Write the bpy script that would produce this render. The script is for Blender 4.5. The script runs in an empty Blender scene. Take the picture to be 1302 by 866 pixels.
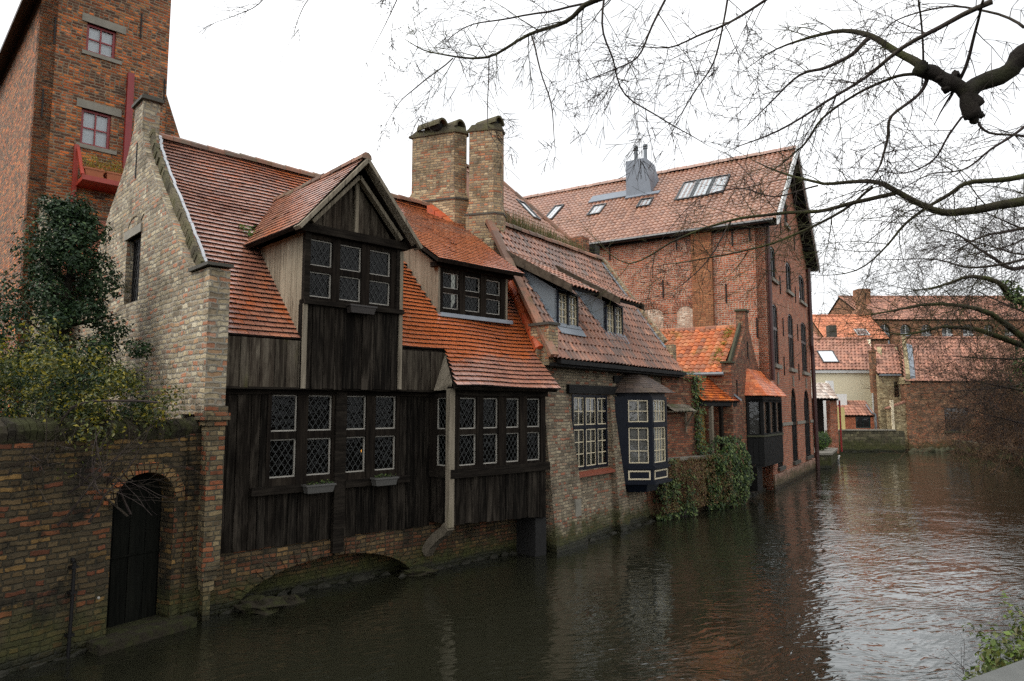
import bpy, math, random
from mathutils import Vector, noise
from mathutils.geometry import tessellate_polygon
random.seed(11)
SC = bpy.context.scene
COL = SC.collection
PI = math.pi
rnd = random.uniform

# ------------------------------------------------------------------ mesh builder
class MB:
    def __init__(s):
        s.v = []; s.f = []; s.m = []
    def face(s, pts, mi=0):
        i = len(s.v); s.v += [tuple(p) for p in pts]
        s.f.append(tuple(range(i, i + len(pts)))); s.m.append(mi)
    def hexa(s, b, t, mi=0):
        i = len(s.v); s.v += [tuple(p) for p in b] + [tuple(p) for p in t]
        for q in ((3, 2, 1, 0), (4, 5, 6, 7), (0, 1, 5, 4), (1, 2, 6, 5), (2, 3, 7, 6), (3, 0, 4, 7)):
            s.f.append(tuple(i + k for k in q)); s.m.append(mi)
    def box(s, x0, x1, y0, y1, z0, z1, mi=0):
        s.hexa([(x0, y0, z0), (x1, y0, z0), (x1, y1, z0), (x0, y1, z0)],
               [(x0, y0, z1), (x1, y0, z1), (x1, y1, z1), (x0, y1, z1)], mi)
    def pbox(s, P, u0, u1, z0, z1, w0, w1, mi=0):          # box in the coordinates of a facade
        s.hexa([P(u0, z0, w0), P(u1, z0, w0), P(u1, z0, w1), P(u0, z0, w1)],
               [P(u0, z1, w0), P(u1, z1, w0), P(u1, z1, w1), P(u0, z1, w1)], mi)
    def beam(s, a, b, wd, th, up=(0, 0, 1), mi=0):          # rectangular bar from a to b
        a = Vector(a); b = Vector(b); d = (b - a).normalized()
        x = d.cross(Vector(up))
        if x.length < 1e-4: x = d.cross(Vector((1, 0, 0)))
        x.normalize(); y = x.cross(d)
        x *= wd / 2; y *= th / 2
        s.hexa([a - x - y, a + x - y, a + x + y, a - x + y], [b - x - y, b + x - y, b + x + y, b - x + y], mi)
    def prism(s, pts, z0, z1, mi=0, scale=None):            # vertical prism over a plan polygon
        n = len(pts); cx = sum(p[0] for p in pts) / n; cy = sum(p[1] for p in pts) / n
        top = pts if scale is None else [(cx + (p[0] - cx) * scale, cy + (p[1] - cy) * scale) for p in pts]
        i = len(s.v)
        s.v += [(p[0], p[1], z0) for p in pts] + [(p[0], p[1], z1) for p in top]
        for k in range(n):
            j = (k + 1) % n
            s.f.append((i + k, i + j, i + n + j, i + n + k)); s.m.append(mi)
        s.f.append(tuple(i + n + k for k in range(n))); s.m.append(mi)
        s.f.append(tuple(i + n - 1 - k for k in range(n))); s.m.append(mi)
    def wall(s, P, outer, holes=(), th=.3, mi=0, rev=None, back=True):
        loops = [[Vector((q[0], q[1], 0)) for q in outer]] + [[Vector((q[0], q[1], 0)) for q in h] for h in holes]
        flat = [q for l in loops for q in l]
        for tri in tessellate_polygon(loops):
            s.face([P(flat[k].x, flat[k].y, 0) for k in tri], mi)
            if back: s.face([P(flat[k].x, flat[k].y, th) for k in reversed(tri)], mi)
        for li, l in enumerate(loops):
            for k in range(len(l)):
                a, b = l[k], l[(k + 1) % len(l)]
                s.face([P(a.x, a.y, 0), P(b.x, b.y, 0), P(b.x, b.y, th), P(a.x, a.y, th)], mi if li == 0 or rev is None else rev)
    def tube(s, pts, rad, n=6, mi=0, cap=True):
        pts = [Vector(p) for p in pts]; i0 = len(s.v); m = len(pts)
        if not hasattr(rad, '__len__'): rad = [rad] * m
        pd = None; x = None
        for k, p in enumerate(pts):
            d = (pts[min(k + 1, m - 1)] - pts[max(k - 1, 0)])
            if d.length < 1e-6: d = Vector((0, 0, 1))
            d.normalize()
            if x is None:
                x = d.cross(Vector((0, 0, 1)))
                if x.length < .01: x = d.cross(Vector((1, 0, 0)))
            else:
                x = x - d * x.dot(d)
                if x.length < 1e-5: x = d.cross(Vector((.3, 1, .2)))
            x.normalize(); y = d.cross(x)
            for q in range(n):
                a = 2 * PI * q / n
                s.v.append(tuple(p + (x * math.cos(a) + y * math.sin(a)) * rad[k]))
        for k in range(m - 1):
            for q in range(n):
                a = i0 + k * n + q; b = i0 + k * n + (q + 1) % n
                s.f.append((a, b, b + n, a + n)); s.m.append(mi)
        if cap:
            s.f.append(tuple(i0 + n - 1 - q for q in range(n))); s.m.append(mi)
            s.f.append(tuple(i0 + (m - 1) * n + q for q in range(n))); s.m.append(mi)
    def blob(s, c, r, seg=10, rings=7, mi=0, amp=.0, sc=(1, 1, 1), seed=0, fr=2.):
        i0 = len(s.v); c = Vector(c)
        for a in range(rings + 1):
            th = PI * a / rings
            for b in range(seg):
                ph = 2 * PI * b / seg
                d = Vector((math.sin(th) * math.cos(ph), math.sin(th) * math.sin(ph), math.cos(th)))
                k = r * (1 + amp * noise.noise(d * fr + Vector((seed * 3.1, seed, 0))))
                s.v.append((c.x + d.x * k * sc[0], c.y + d.y * k * sc[1], c.z + d.z * k * sc[2]))
        for a in range(rings):
            for b in range(seg):
                p = i0 + a * seg + b; q = i0 + a * seg + (b + 1) % seg
                s.f.append((p, q, q + seg, p + seg)); s.m.append(mi)
    def build(s, name, mats, parent=None, smooth=False):
        if not isinstance(mats, (list, tuple)): mats = [mats]
        me = bpy.data.meshes.new(name)
        me.from_pydata(s.v, [], s.f)
        for m in mats: me.materials.append(m)
        me.polygons.foreach_set('material_index', s.m)
        if smooth: me.polygons.foreach_set('use_smooth', [True] * len(s.f))
        uv = me.uv_layers.new(name='UVMap')
        co = [0.] * (2 * len(me.loops)); V = s.v
        for p in me.polygons:                                # metric coordinates: u along the face, v up it
            n = p.normal
            h = math.hypot(n.x, n.y)
            if h < .25: ux, uy, vx, vy, vz = 1., 0., 0., 1., 0.
            else:
                ux, uy = -n.y / h, n.x / h
                vx, vy, vz = -n.z * n.x / h, -n.z * n.y / h, h
            for li in p.loop_indices:
                q = V[me.loops[li].vertex_index]
                co[2 * li] = q[0] * ux + q[1] * uy
                co[2 * li + 1] = q[0] * vx + q[1] * vy + q[2] * vz
        uv.data.foreach_set('uv', co)
        me.validate()
        o = bpy.data.objects.new(name, me); COL.objects.link(o)
        if parent is not None: o.parent = parent
        return o

def islands(mb):                                             # connected pieces of a builder
    par = list(range(len(mb.v)))
    def find(i):
        while par[i] != i: par[i] = par[par[i]]; i = par[i]
        return i
    for f in mb.f:
        r = find(f[0])
        for k in f[1:]: par[find(k)] = r
    out = {}
    for f, m in zip(mb.f, mb.m):
        g = out.setdefault(find(f[0]), (MB(), {}))
        nb, mp = g; q = []
        for k in f:
            if k not in mp: mp[k] = len(nb.v); nb.v.append(mb.v[k])
            q.append(mp[k])
        nb.f.append(tuple(q)); nb.m.append(m)
    return [g[0] for g in out.values()]
def each(mb, name, mats, parent, smooth=False):              # every separate piece becomes a part of its own
    return [b.build(name, mats, parent, smooth) for b in islands(mb)]
def tag(o, label, cat, group=None, kind=None):
    if label: o['label'] = label
    if cat: o['category'] = cat
    if group: o['group'] = group
    if kind: o['kind'] = kind
    return o
def thing(name, label, cat, loc=(0, 0, 0), rot=0., group=None):
    o = bpy.data.objects.new(name, None); COL.objects.link(o)
    o.empty_display_size = .3
    o.location = loc; o.rotation_euler = (0, 0, rot)
    return tag(o, label, cat, group)
class Frame:                                                 # a building's own axes: x along its facade, y back into it
    def __init__(s, x, y, ang):
        s.x, s.y, s.ang = x, y, ang
    def root(s, name, label, cat, group=None):
        return thing(name, label, cat, (s.x, s.y, 0), math.radians(90 - s.ang), group)
    def w(s, t, d, z=0):
        a = math.radians(s.ang)
        return Vector((s.x + math.sin(a) * t - math.cos(a) * d, s.y + math.cos(a) * t + math.sin(a) * d, z))
def seg(p0, p1):                                             # facade from p0 (left) to p1 (right) seen from outside
    dx, dy = p1[0] - p0[0], p1[1] - p0[1]; L = math.hypot(dx, dy); dx /= L; dy /= L
    P = lambda u, z, w: (p0[0] + dx * u - dy * w, p0[1] + dy * u + dx * w, z)
    P.L = L
    return P
def plane(y): return lambda u, z, w: (u, y + w, z)
def rect(a, b, c, d): return [(a, c), (b, c), (b, d), (a, d)]
def arch(a, b, z0, zs, zc, n=10):                            # opening with an arched head: spring zs, crown zc
    pts = [(a, z0), (b, z0)]
    c = (a + b) / 2; h = (b - a) / 2
    for k in range(n + 1):
        th = PI * k / n
        pts.append((c + h * math.cos(th), zs + (zc - zs) * math.sin(th)))
    return pts

# ------------------------------------------------------------------ roofs
def slope(O, U, V, sag=0., seed=0.):
    O = Vector(O); U = Vector(U).normalized(); V = Vector(V).normalized(); N = U.cross(V).normalized()
    if N.z < 0: N = -N
    def P(u, v, h):
        k = h
        if sag: k += sag * noise.noise(Vector((u * .55 + seed, v * .55, seed)))
        return O + U * u + V * v + N * k
    return P
def plain_tiles(M, P, v1, rng, skip=None, e=.1, w=.17, th=.033, mi=0, v0=0., lip=0):
    r = 0; v = v0
    while v < v1 - e * .4:
        a, b = rng(v)
        u = a - (w / 2 if r % 2 else 0) + rnd(-.01, .01)
        while u < b - .01:
            uu, u2 = max(u + .003, a), min(u + w - .003, b)
            if u2 - uu > .02 and not (skip and skip((uu + u2) / 2, v + e / 2)):
                ju = rnd(-.003, .003); h = th + rnd(-.002, .003); h2 = rnd(-.0012, .0012)
                if random.random() < .03: ju -= .012; h += .008
                vt = v + e * 1.08
                if vt > v1: vt = v1
                p = [P(uu, v + ju, h + h2), P(u2, v + ju + rnd(-.002, .002), h - h2), P(u2, vt, .003), P(uu, vt, .003)]
                i = len(M.v)
                M.v += [tuple(q) for q in p] + [tuple(P(uu, v + ju, -.008)), tuple(P(u2, v + ju, -.008))]
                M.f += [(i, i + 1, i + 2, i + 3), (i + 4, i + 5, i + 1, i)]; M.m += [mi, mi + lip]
            u += w
        v += e; r += 1
def pantiles(M, P, v1, rng, skip=None, e=.3, w=.22, amp=.028, mi=0, seg_n=7, th=.025, v0=0., jit=.006):
    v = v0
    prof = [amp * (math.sin(2 * PI * (k / (seg_n - 1)) - .6) * .75 + .25 * math.sin(4 * PI * k / (seg_n - 1))) for k in range(seg_n)]
    while v < v1 - .05:
        a, b = rng(v)
        u = a
        while u < b - .02:
            u2 = min(u + w, b)
            if not (skip and skip((u + u2) / 2, v + e / 2)):
                j = rnd(-jit, jit); lift = rnd(-jit, jit) * .5; vt = min(v + e * 1.1, v1)
                i = len(M.v)
                for row in range(3):
                    for k in range(seg_n):
                        uu = u + (u2 - u) * k / (seg_n - 1) * 1.02
                        if row == 0: q = P(uu, v + j, prof[k] + lift)
                        elif row == 1: q = P(uu, v + j, prof[k] + th + lift)
                        else: q = P(uu, vt, prof[k])
                        M.v.append(tuple(q))
                for row in range(2):
                    for k in range(seg_n - 1):
                        c = i + row * seg_n + k
                        M.f.append((c, c + 1, c + seg_n + 1, c + seg_n)); M.m.append(mi)
            u += w
        v += e
def ridge_caps(M, a, b, r=.1, L=.33, mi=0):                  # half-round cap tiles laid end to end
    a = Vector(a); b = Vector(b); n = max(1, int((b - a).length / L)); d = (b - a).normalized()
    x = d.cross(Vector((0, 0, 1))).normalized(); y = x.cross(d)
    for k in range(n):
        p = a + (b - a) * (k / n); q = a + (b - a) * ((k + 1.08) / n)
        j = rnd(-.012, .012); i = len(M.v)
        for c, rr in ((p, r * 1.12), (q, r)):
            for g in range(6):
                t = PI * (g / 5) * 1.1 - .05 * PI
                M.v.append(tuple(c + x * rr * math.cos(t) + y * (rr * math.sin(t) - r * .35 + j)))
        for g in range(5):
            M.f.append((i + g, i + g + 1, i + 6 + g + 1, i + 6 + g)); M.m.append(mi)
        M.f.append(tuple(i + g for g in range(6))); M.m.append(mi)
def slab(M, P, poly, top=-.02, th=.1, mi=0):                 # closed board under the tiles; poly in (u, v)
    n = len(poly); i = len(M.v)
    M.v += [tuple(P(q[0], q[1], top)) for q in poly] + [tuple(P(q[0], q[1], top - th)) for q in poly]
    M.f.append(tuple(i + k for k in range(n))); M.m.append(mi)
    M.f.append(tuple(i + 2 * n - 1 - k for k in range(n))); M.m.append(mi)
    for k in range(n):
        j = (k + 1) % n
        M.f.append((i + k, i + j, i + n + j, i + n + k)); M.m.append(mi)

# ------------------------------------------------------------------ timber and windows
def planks(M, P, u0, u1, zlo, zhi, wmin=.13, wmax=.24, th=.03, mi=0, holes=()):
    f = lambda g, u: g(u) if callable(g) else g
    u = u0
    while u < u1 - .02:
        u2 = min(u + rnd(wmin, wmax), u1)
        if u1 - u2 < .05: u2 = u1
        for e in sorted(q for h in holes for q in h[:2]):
            if u + .004 < e < u2 - .004: u2 = e; break
        w0 = rnd(-.012, .012)
        spans = [(0, 1)]
        zs = [(f(zlo, u), f(zlo, u2), f(zhi, u), f(zhi, u2))]
        for (a, b, c, d) in holes:                            # openings the boards stop at
            if u2 > a + .01 and u < b - .01:
                nz = []
                for (l0, l1, h0, h1) in zs:
                    if c > l0 + .02: nz.append((l0, l1, c, c))
                    if d < h0 - .02: nz.append((d, d, h0, h1))
                zs = nz
        for (l0, l1, h0, h1) in zs:
            e = rnd(-.012, .012)
            M.hexa([P(u + .005, l0 + e, w0), P(u2 - .005, l1 + e, w0 + rnd(-.004, .004)), P(u2 - .005, l1 + e, w0 + th), P(u + .005, l0 + e, w0 + th)],
                   [P(u + .005, h0, w0), P(u2 - .005, h1, w0), P(u2 - .005, h1, w0 + th), P(u + .005, h0, w0 + th)], mi)
        u = u2
def bars(M, P, a, b, c, d, fw, w0, w1, mi=0, cols=0, rows=0, bw=.02):   # rectangular frame with glazing bars
    M.pbox(P, a, a + fw, c, d, w0, w1, mi); M.pbox(P, b - fw, b, c, d, w0, w1, mi)
    M.pbox(P, a + fw, b - fw, c, c + fw, w0, w1, mi); M.pbox(P, a + fw, b - fw, d - fw, d, w0, w1, mi)
    g = (w1 - w0) * .15
    for k in range(1, cols):
        x = a + fw + (b - a - 2 * fw) * k / cols
        M.pbox(P, x - bw / 2, x + bw / 2, c + fw, d - fw, w0 + g, w1 - g, mi)
    for k in range(1, rows):
        z = c + fw + (d - c - 2 * fw) * k / rows
        M.pbox(P, a + fw, b - fw, z - bw / 2, z + bw / 2, w0 + 2 * g, w1 - 2 * g, mi)
def lattice(M, P, a, b, c, d, sx, sz, w, wd=.0055, mi=0):     # diagonal leading clipped to the light
    def clip(x0, z0, x1, z1):
        t0, t1 = 0., 1.
        for p, q in ((-(x1 - x0), x0 - a), (x1 - x0, b - x0), (-(z1 - z0), z0 - c), (z1 - z0, d - z0)):
            if abs(p) < 1e-9:
                if q < 0: return None
            else:
                r = q / p
                if p < 0: t0 = max(t0, r)
                else: t1 = min(t1, r)
        return (t0, t1) if t1 - t0 > .01 else None
    W, H = b - a, d - c; k = sz / sx
    n = int((W + H / k) / sx) + 3
    for sgn in (1, -1):
        for i in range(-n, n):
            x0 = (a + b) / 2 + (i + .5) * sx - sgn * (H / 2 + .5) / k; x1 = x0 + sgn * (H + 1) / k
            z0, z1 = c - .5, d + .5
            r = clip(x0, z0, x1, z1)
            if not r: continue
            A = (x0 + (x1 - x0) * r[0], z0 + (z1 - z0) * r[0]); B = (x0 + (x1 - x0) * r[1], z0 + (z1 - z0) * r[1])
            L = math.hypot(B[0] - A[0], B[1] - A[1]); nx, nz = -(B[1] - A[1]) / L * wd / 2, (B[0] - A[0]) / L * wd / 2
            ww = w + (0.002 if sgn > 0 else 0)
            M.hexa([P(A[0] + nx, A[1] + nz, ww), P(A[0] - nx, A[1] - nz, ww), P(A[0] - nx, A[1] - nz, ww + .006), P(A[0] + nx, A[1] + nz, ww + .006)],
                   [P(B[0] + nx, B[1] + nz, ww), P(B[0] - nx, B[1] - nz, ww), P(B[0] - nx, B[1] - nz, ww + .006), P(B[0] + nx, B[1] + nz, ww + .006)], mi)
def wob_pane(M, P, a, b, c, d, w, mi=0):
    M.face([P(a, c, w), P(b, c, w), P(b, d, w), P(a, d, w)], mi)
def lead_window(parent, P, a, b, c, d, lights, post=.07, dep=.12, name='window', front=-.03):
    """timber frame with leaded casements; lights = list of (a, b, c, d)"""
    F = MB()
    us = sorted(set([a] + [q for l in lights for q in (l[0], l[1])] + [b]))
    # posts between the columns of lights
    cols = sorted(set((l[0], l[1]) for l in lights)); edge = a
    for (x0, x1) in cols:
        F.pbox(P, edge, x0, c, d, front, dep, 0); edge = x1
    F.pbox(P, edge, b, c, d, front, dep, 0)
    for (x0, x1) in cols:
        zz = c
        for l in sorted([l for l in lights if l[0] == x0], key=lambda q: q[2]):
            F.pbox(P, x0, x1, zz, l[2], front + .012, dep, 0); zz = l[3]
        F.pbox(P, x0, x1, zz, d, front + .012, dep, 0)
    w = F.build(name, MT['wood_dark'], parent)
    for l in lights:
        c_ = MB()
        bars(c_, P, l[0], l[1], l[2], l[3], .021, .02, .05, 0)
        lattice(c_, P, l[0] + .026, l[1] - .026, l[2] + .026, l[3] - .026, .105, .155, .03, mi=1)
        c_.build('casement', [MT['casement'], MT['lead']], w)
    g = MB()
    for l in lights:                                         # old panes never sit quite true
        a_, b_, c_, d_ = l[0] + .02, l[1] - .02, l[2] + .02, l[3] - .02; tx, tz = rnd(-.007, .007), rnd(-.007, .007)
        g.face([P(a_, c_, .044 - tx - tz), P(b_, c_, .044 + tx - tz), P(b_, d_, .044 + tx + tz), P(a_, d_, .044 - tx + tz)])
    each(g, 'pane', MT['old_glass'], w)
    return w

# ------------------------------------------------------------------ leaves and branches
def leaf(M, p, n, size, asp=.5, mi=0, up=None):
    n = n.normalized()
    x = n.cross(up if up is not None else Vector((rnd(-1, 1), rnd(-1, 1), rnd(-1, 1))))
    if x.length < 1e-3: x = n.cross(Vector((1, .2, .1)))
    x.normalize(); y = n.cross(x)
    s = size * rnd(.6, 1.25); h = s * asp
    b = p + y * s * .08
    i = len(M.v)
    M.v += [tuple(p - x * s * .5), tuple(p - y * h * .5 + n * s * .08), tuple(p + x * s * .5 - n * s * .12), tuple(p + y * h * .5 + n * s * .08)]
    M.f += [(i, i + 1, i + 2), (i, i + 2, i + 3)]; M.m += [mi, mi]
def leaf_blob(M, c, r, n, size, mi=0, asp=.5, sc=(1, 1, 1), shell=.5, upb=.3):
    c = Vector(c)
    for _ in range(n):
        d = Vector((random.gauss(0, 1), random.gauss(0, 1), random.gauss(0, 1))).normalized()
        k = r * (shell + (1 - shell) * random.random() ** .6) * (1 + .25 * noise.noise(d * 2.3 + c))
        p = c + Vector((d.x * k * sc[0], d.y * k * sc[1], d.z * k * sc[2]))
        leaf(M, p, d + Vector((rnd(-.7, .7), rnd(-.7, .7), rnd(-.3, .7) + upb)), size, asp, mi)
def smooth_path(pts, n=4):
    pts = [Vector(p) for p in pts]; out = []
    for i in range(len(pts) - 1):
        p0 = pts[max(i - 1, 0)]; p1 = pts[i]; p2 = pts[i + 1]; p3 = pts[min(i + 2, len(pts) - 1)]
        for k in range(n):
            t = k / n
            out.append(.5 * ((2 * p1) + (p2 - p0) * t + (2 * p0 - 5 * p1 + 4 * p2 - p3) * t * t + (3 * p1 - p0 - 3 * p2 + p3) * t ** 3))
    out.append(pts[-1]); return out
RMIN = .0021
def twig(M, p, d, L, r, lev, droop=-.05, bend=.35, kids=4, mi=0, flat=None):
    n = max(3, int(L / (.09 if L < 1 else .16))); n = min(n, 12)
    pts = [p]; q = p.copy(); dd = d.normalized(); dirs = [dd]
    for k in range(n):
        dd = (dd + Vector((rnd(-1, 1), rnd(-1, 1), rnd(-1, 1))) * bend * .45 + Vector((0, 0, droop))).normalized()
        q = q + dd * (L / n); pts.append(q.copy()); dirs.append(dd)
    rad = [max(r * (1 - .8 * k / n), RMIN) for k in range(n + 1)]
    M.tube(pts, rad, 5 if r > .012 else 3, mi, cap=False)
    if lev > 0:
        for c in range(kids):
            k = int(rnd(.2, 1.) * n); k = min(max(k, 1), n - 1)
            side = dirs[k].cross(Vector((rnd(-1, 1), rnd(-1, 1), rnd(-1, 1)))).normalized()
            nd_ = (dirs[k] * rnd(.5, .9) + side * rnd(.5, .95)).normalized()
            twig(M, pts[k], nd_, L * rnd(.35, .62), rad[k] * .62, lev - 1, droop, bend, kids, mi)

# ------------------------------------------------------------------ materials
def lin(c):
    return tuple(((x / 255) / 12.92 if x / 255 <= .04045 else ((x / 255 + .055) / 1.055) ** 2.4) for x in c) + (1.,)
class NT:
    def __init__(s, name):
        s.mat = bpy.data.materials.new(name); s.mat.use_nodes = True
        s.t = s.mat.node_tree; s.t.nodes.clear()
        s.out = s.t.nodes.new('ShaderNodeOutputMaterial')
    def nd(s, typ, ins=None, **props):
        n = s.t.nodes.new(typ)
        for k, v in props.items(): setattr(n, k, v)
        for k, v in (ins or {}).items():
            if isinstance(v, bpy.types.NodeSocket): s.t.links.new(v, n.inputs[k])
            else: n.inputs[k].default_value = v
        return n
    def math(s, op, a, b=0., c=None, clamp=False):
        ins = {0: a, 1: b}
        if c is not None: ins[2] = c
        return s.nd('ShaderNodeMath', ins, operation=op, use_clamp=clamp).outputs[0]
    def ss(s, x, a, b):                                       # smoothstep
        n = s.nd('ShaderNodeMapRange', {0: x, 1: a, 2: b}, interpolation_type='SMOOTHSTEP'); return n.outputs[0]
    def noise(s, vec, scale, detail=3., rough=.55, dist=0.):
        return s.nd('ShaderNodeTexNoise', {'Vector': vec, 'Scale': scale, 'Detail': detail, 'Roughness': rough, 'Distortion': dist})
    def mix(s, f, a, b, bt='MIX'):
        n = s.nd('ShaderNodeMix', data_type='RGBA', blend_type=bt)
        for i, v in ((0, f), (6, a), (7, b)):
            if isinstance(v, bpy.types.NodeSocket): s.t.links.new(v, n.inputs[i])
            else: n.inputs[i].default_value = v
        return n.outputs[2]
    def ramp(s, f, stops, interp='LINEAR'):
        n = s.nd('ShaderNodeValToRGB', {0: f}); cr = n.color_ramp; cr.interpolation = interp
        while len(cr.elements) < len(stops): cr.elements.new(.5)
        for e, (p, c) in zip(cr.elements, stops): e.position = p; e.color = c
        return n.outputs[0]
    def pos(s): return s.nd('ShaderNodeNewGeometry').outputs['Position']
    def obj(s): return s.nd('ShaderNodeTexCoord').outputs['Object']
    def island(s): return s.nd('ShaderNodeNewGeometry').outputs['Random Per Island']
    def scale(s, v, k): return s.nd('ShaderNodeVectorMath', {0: v, 1: k}, operation='MULTIPLY').outputs[0]
    def bump(s, h, dist=.01, st=1., nrm=None):
        ins = {'Height': h, 'Distance': dist, 'Strength': st}
        if nrm is not None: ins['Normal'] = nrm
        return s.nd('ShaderNodeBump', ins).outputs[0]
    def bsdf(s, col, rough=.8, nrm=None, spec=.5, metal=0., **kw):
        ins = {'Base Color': col, 'Roughness': rough, 'Specular IOR Level': spec, 'Metallic': metal}
        if nrm is not None: ins['Normal'] = nrm
        ins.update(kw)
        b = s.nd('ShaderNodeBsdfPrincipled', ins)
        s.t.links.new(b.outputs[0], s.out.inputs[0]); return b
MT = {}
def brick(name, pal, mortar, bw=.21, bh=.066, mw=.012, rough_edge=.008, stain=(60, 55, 45), stain_amt=.5, moss=0., moss_top=.5, var=.35, dark_amt=0., sky=0., bumpd=.012, wet=.85):
    m = NT(name)
    uv = m.nd('ShaderNodeUVMap', uv_map='UVMap').outputs[0]
    ps = m.pos()
    wob = m.noise(m.scale(uv, (1, 1, 1)), 7., 2.)
    wob2 = m.noise(ps, .8, 2.)
    off = m.nd('ShaderNodeVectorMath', {0: wob.outputs['Color'], 1: (.5, .5, .5)}, operation='SUBTRACT').outputs[0]
    off2 = m.nd('ShaderNodeVectorMath', {0: wob2.outputs['Color'], 1: (.5, .5, .5)}, operation='SUBTRACT').outputs[0]
    u2 = m.nd('ShaderNodeVectorMath', {0: off, 1: (rough_edge * 3.2,) * 3, 2: uv}, operation='MULTIPLY_ADD').outputs[0]
    u2 = m.nd('ShaderNodeVectorMath', {0: off2, 1: (rough_edge * 4,) * 3, 2: u2}, operation='MULTIPLY_ADD').outputs[0]
    sx = m.nd('ShaderNodeSeparateXYZ', {0: u2})
    v = m.math('DIVIDE', sx.outputs[1], bh); row = m.math('FLOOR', v); fv = m.math('FRACT', v)
    rr = m.nd('ShaderNodeTexWhiteNoise', {'W': row}, noise_dimensions='1D').outputs[0]
    half = m.math('MULTIPLY', m.math('MODULO', row, 2.), .5)
    u = m.math('ADD', m.math('ADD', m.math('DIVIDE', sx.outputs[0], bw), half), m.math('MULTIPLY', rr, .22))
    # headers: some rows carry half-length bricks
    hd = m.math('ADD', m.math('GREATER_THAN', rr, .62), 1.)
    u = m.math('MULTIPLY', u, hd)
    col = m.math('FLOOR', u); fu = m.math('FRACT', u)
    cell = m.nd('ShaderNodeCombineXYZ', {0: col, 1: row})
    wn = m.nd('ShaderNodeTexWhiteNoise', {'Vector': cell.outputs[0]}, noise_dimensions='2D')
    du = m.math('DIVIDE', m.math('MULTIPLY', m.math('MINIMUM', fu, m.math('SUBTRACT', 1., fu)), bw), hd)
    dv = m.math('MULTIPLY', m.math('MINIMUM', fv, m.math('SUBTRACT', 1., fv)), bh)
    dist = m.math('MINIMUM', du, dv)
    fine = m.noise(uv, 38., 3.)
    dist = m.math('ADD', dist, m.math('MULTIPLY', m.math('SUBTRACT', fine.outputs[0], .5), rough_edge * .9))
    isb = m.ss(dist, mw * .3, mw * .8)
    n = len(pal)
    c = m.ramp(wn.outputs[0], [(i / n, lin(q)) for i, q in enumerate(pal)], 'CONSTANT')
    sepc = m.nd('ShaderNodeSeparateColor', {0: wn.outputs[1]})
    vv = m.math('MULTIPLY_ADD', sepc.outputs[1], var * 2, 1 - var)
    vv = m.math('MULTIPLY', vv, m.math('MULTIPLY_ADD', m.noise(uv, 22., 4., .65).outputs[0], .9, .55))
    c = m.mix(1., c, m.nd('ShaderNodeCombineColor', {0: vv, 1: vv, 2: vv}).outputs[0], 'MULTIPLY')
    mc = m.mix(m.noise(ps, 3., 3.).outputs[0], lin(mortar), lin([x * .62 for x in mortar]))
    c = m.mix(isb, mc, c)
    big = m.noise(ps, 1.9, 7., .74)
    st = m.math('MULTIPLY', m.ss(big.outputs[0], .49, .64), stain_amt)
    c = m.mix(st, c, lin(stain))
    pale = m.math('MULTIPLY', m.ss(m.noise(m.scale(ps, (1, 1, .7)), 2.3, 5., .7).outputs[0], .56, .75), .35)
    c = m.mix(pale, c, lin([min(255, x * 1.12 + 10) for x in mortar]))
    rough = wet
    if moss > 0:
        z = m.nd('ShaderNodeSeparateXYZ', {0: ps}).outputs[2]
        mn = m.noise(ps, 2.6, 5., .65).outputs[0]
        low = m.math('SUBTRACT', m.math('MULTIPLY', mn, 1.6 * moss_top), z)
        mm = m.math('MULTIPLY', m.ss(low, -.15 * moss_top, .55 * moss_top), moss)
        mossc = m.mix(m.noise(ps, 9., 3.).outputs[0], lin((24, 27, 13)), lin((78, 80, 38)))
        c = m.mix(mm, c, mossc)
        tide = m.ss(m.math('ADD', z, m.math('MULTIPLY', m.math('SUBTRACT', mn, .5), .25)), .2, .08)      # wet tide band
        c = m.mix(m.math('MULTIPLY', tide, .75), c, lin((20, 20, 14)))
        rough = m.math('MULTIPLY_ADD', tide, -.45, wet)
    h = m.math('ADD', m.math('MULTIPLY', isb, .8), m.math('MULTIPLY', fine.outputs[0], .5))
    h = m.math('ADD', h, m.math('MULTIPLY', sepc.outputs[0], .35))
    m.bsdf(c, rough, m.bump(h, bumpd, .9), spec=.3)
    MT[name] = m.mat
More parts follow.
